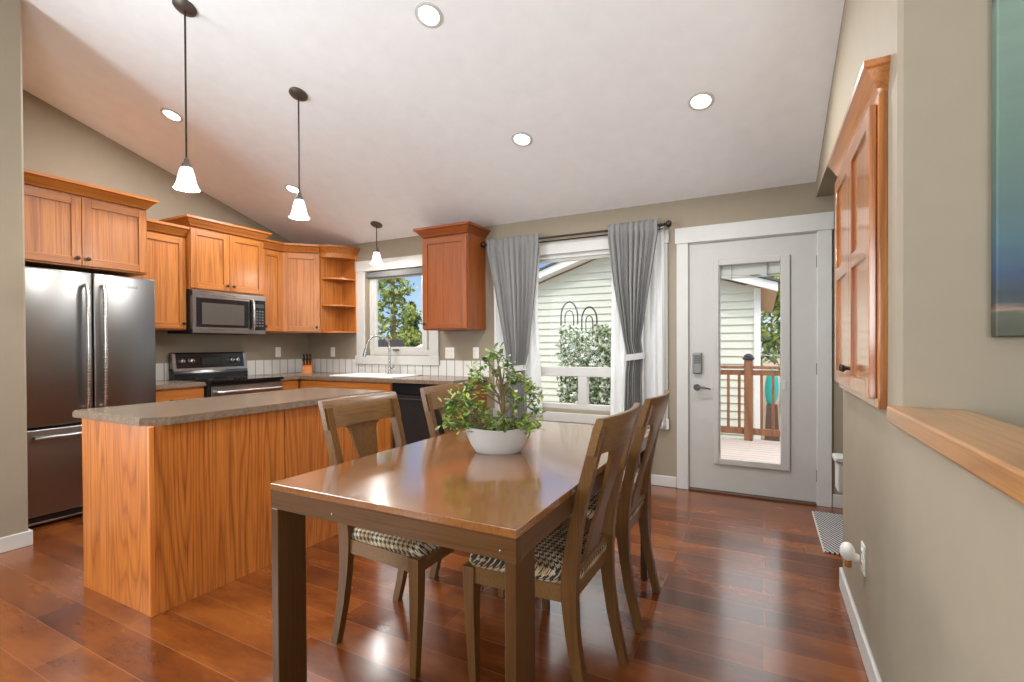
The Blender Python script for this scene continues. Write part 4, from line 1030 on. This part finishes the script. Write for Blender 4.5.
# leafy masses: many small leaf blades
def foliage(n, fn, size, seed):
    r = random.Random(seed); b = mb()
    for i in range(n):
        p = fn(r); s = size*r.uniform(.6, 1.3)
        d = Vector((r.gauss(0, 1), r.gauss(0, 1), r.gauss(0, .8))).normalized(); q = d.orthogonal().normalized(); q.rotate(Matrix.Rotation(r.uniform(0, 6.28), 3, d))
        w = q.cross(d)
        vs = [b.verts.new(p + q*s), b.verts.new(p + w*s*.45), b.verts.new(p - q*s), b.verts.new(p - w*s*.45)]; b.faces.new(vs)
    return b
t = thing('shrub', 'white-green leafy shrub growing through the arched trellises', 'shrub', (-2.05, 6.6, GZ))
def bfn(r):
    while True:
        x, y, z = r.uniform(-.56, .62), r.uniform(-.3, .3), r.uniform(0, 2.2)
        if (abs(x)/.66)**4 + (y/.32)**2 < 1: return Vector((x, y, z + .06*math.sin(9*x)))
obj('foliage', foliage(6000, bfn, .05, 5), bush_m, t)
b = mb()
for q in (-.4, -.1, .2, .5): tube(b, [(q, 0, 0), (q+.04, .05, .9), (q-.05, 0, 1.7)], .018, 6, .008)
obj('stems', b, trunk_m, t)
def trellis(label, x, y, w, ztop):
    t = thing('arched_trellis', label, 'trellis', (x, y, GZ), 0, 'arched trellises by the shrub')
    H = ztop-GZ; b = mb()
    def arch(r, h): return [(-r, 0, 0), (-r, 0, h-r*1.7)] + [(-r*math.cos(a), 0, h-r*1.7 + r*1.7*math.sin(a)) for a in [PI*i/14 for i in range(1, 14)]] + [(r, 0, h-r*1.7), (r, 0, 0)]
    tube(b, arch(w/2, H), .011, 6); tube(b, arch(w/2-.065, H-.13), .008, 6); obj('arch_frame', b, blackm, t)
    b = mb()
    for k in range(-1, 2): tube(b, [(k*.06, 0, 0), (k*.06, 0, H-.35)], .004, 5)
    for z in (.5, 1.0, 1.5, 1.9): tube(b, [(-w/2, 0, z), (w/2, 0, z)], .004, 5)
    obj('lattice', b, blackm, t)
trellis('black arched garden trellis, the taller left one against the siding', -2.635, 6.98, .27, 1.864)
trellis('black arched garden trellis, the shorter right one against the siding', -2.318, 6.98, .235, 1.775)
# teal play slide beyond the railing
t = thing('play_slide', 'turquoise plastic play slide in the yard behind the railing', 'play slide', (.135, 11.0, GZ))
b = mb(); bmesh.ops.create_uvsphere(b, u_segments=24, v_segments=14, radius=1)
for v in b.verts: v.co = (v.co.x*.125, v.co.y*.14, v.co.z*.38+1.08+.04*v.co.x)
obj('hood', b, teal, t, smooth=True)
b = mb(); prism(b, [(-.13, -.12, 0), (.14, -.12, 0), (.10, -.12, .75), (-.09, -.12, .75)], (0, .24, 0)); obj('base', b, plain('slide_brown', (92, 70, 60), rough=.7), t)
# trees
def tree(label, x, y, h, rad, kind, mat, seed, n=2600, grp=None, leaf_s=.16, z0=.18):
    t = thing(kind, label, 'tree', (x, y, GZ), 0, grp)
    b = mb(); tube(b, [(0, 0, 0), (.05, 0, h*.5), (0, .03, h*.95)], h*.022, 8, h*.004); obj('trunk', b, trunk_m, t)
    def fn(r):
        k = r.random()**.8; z = h*(z0 + (1-z0)*k); lay = .75 + .35*math.sin(z*5.5); R_ = rad*(1-k)**.7*lay + .12
        a = r.uniform(0, 2*PI); q = R_*math.sqrt(r.uniform(.15, 1)); return Vector((q*math.cos(a), q*math.sin(a), z - .12*q))
    obj('foliage', foliage(n, fn, leaf_s, seed), mat, t)
tree('tall pale green conifer filling the left of the sink window view', -15.6, 17.8, 8.2, 1.55, 'conifer', tree_a, 11, n=2200, leaf_s=.14)
tree('short slender pine in the middle of the sink window view', -19.6, 24.2, 4.7, 1.2, 'conifer', tree_b, 12, n=1400, leaf_s=.13)
tree('dark pine at the right of the sink window view', -20.1, 27.0, 5.4, 1.3, 'conifer', tree_b, 13, n=1500, leaf_s=.13)
tree('low broad green tree between the conifers of the sink window view', -17.3, 21.0, 3.6, 1.3, 'conifer', tree_a, 14, n=1500, leaf_s=.13)
tree('leafy tree behind the house corner, seen through the door glass', .55, 17.5, 5.2, 1.8, 'garden_tree', tree_a, 15, n=1500, z0=.3)
tree('tall pine right of the house corner, seen through the door glass', 1.1, 21.5, 6.5, 1.9, 'garden_tree', tree_b, 16, n=1500)
# fence, far sheds
t = thing('board_fence', 'dark board fence outside the sink window', 'fence', (-13.15, 15.0, GZ))
b = mb()
for i in range(15): box(b, -3.2+i*.25, -3.2+i*.25+.22, -.02, .02, 0, 2.2)
obj('boards', b, fence_m, t)
b = mb(); box(b, -3.2, .52, .02, .06, .3, .4); box(b, -3.2, .52, .02, .06, 1.7, 1.8); obj('rails', b, fence_m, t)
t = thing('board_fence', 'dark board fence behind the turquoise slide', 'fence', (2.4, 15.55, GZ))
b = mb()
for i in range(20): box(b, -2+i*.25, -2+i*.25+.22, -.02, .02, 0, 1.8)
obj('boards', b, fence_m, t)
t = thing('garden_shed', 'white-roofed low shed outside the sink window', 'shed', (-12.7, 17.2, GZ))
b = mb(); box(b, -1.3, 1.3, 0, 2, 0, 1.65); obj('wall', b, fascia_m, t)
b = mb(); prism(b, [(-1.5, -.3, 1.6), (-1.5, 2.3, 1.6), (-1.5, 1, 2.05)], (3.0, 0, 0)); obj('roof', b, fascia_m, t)
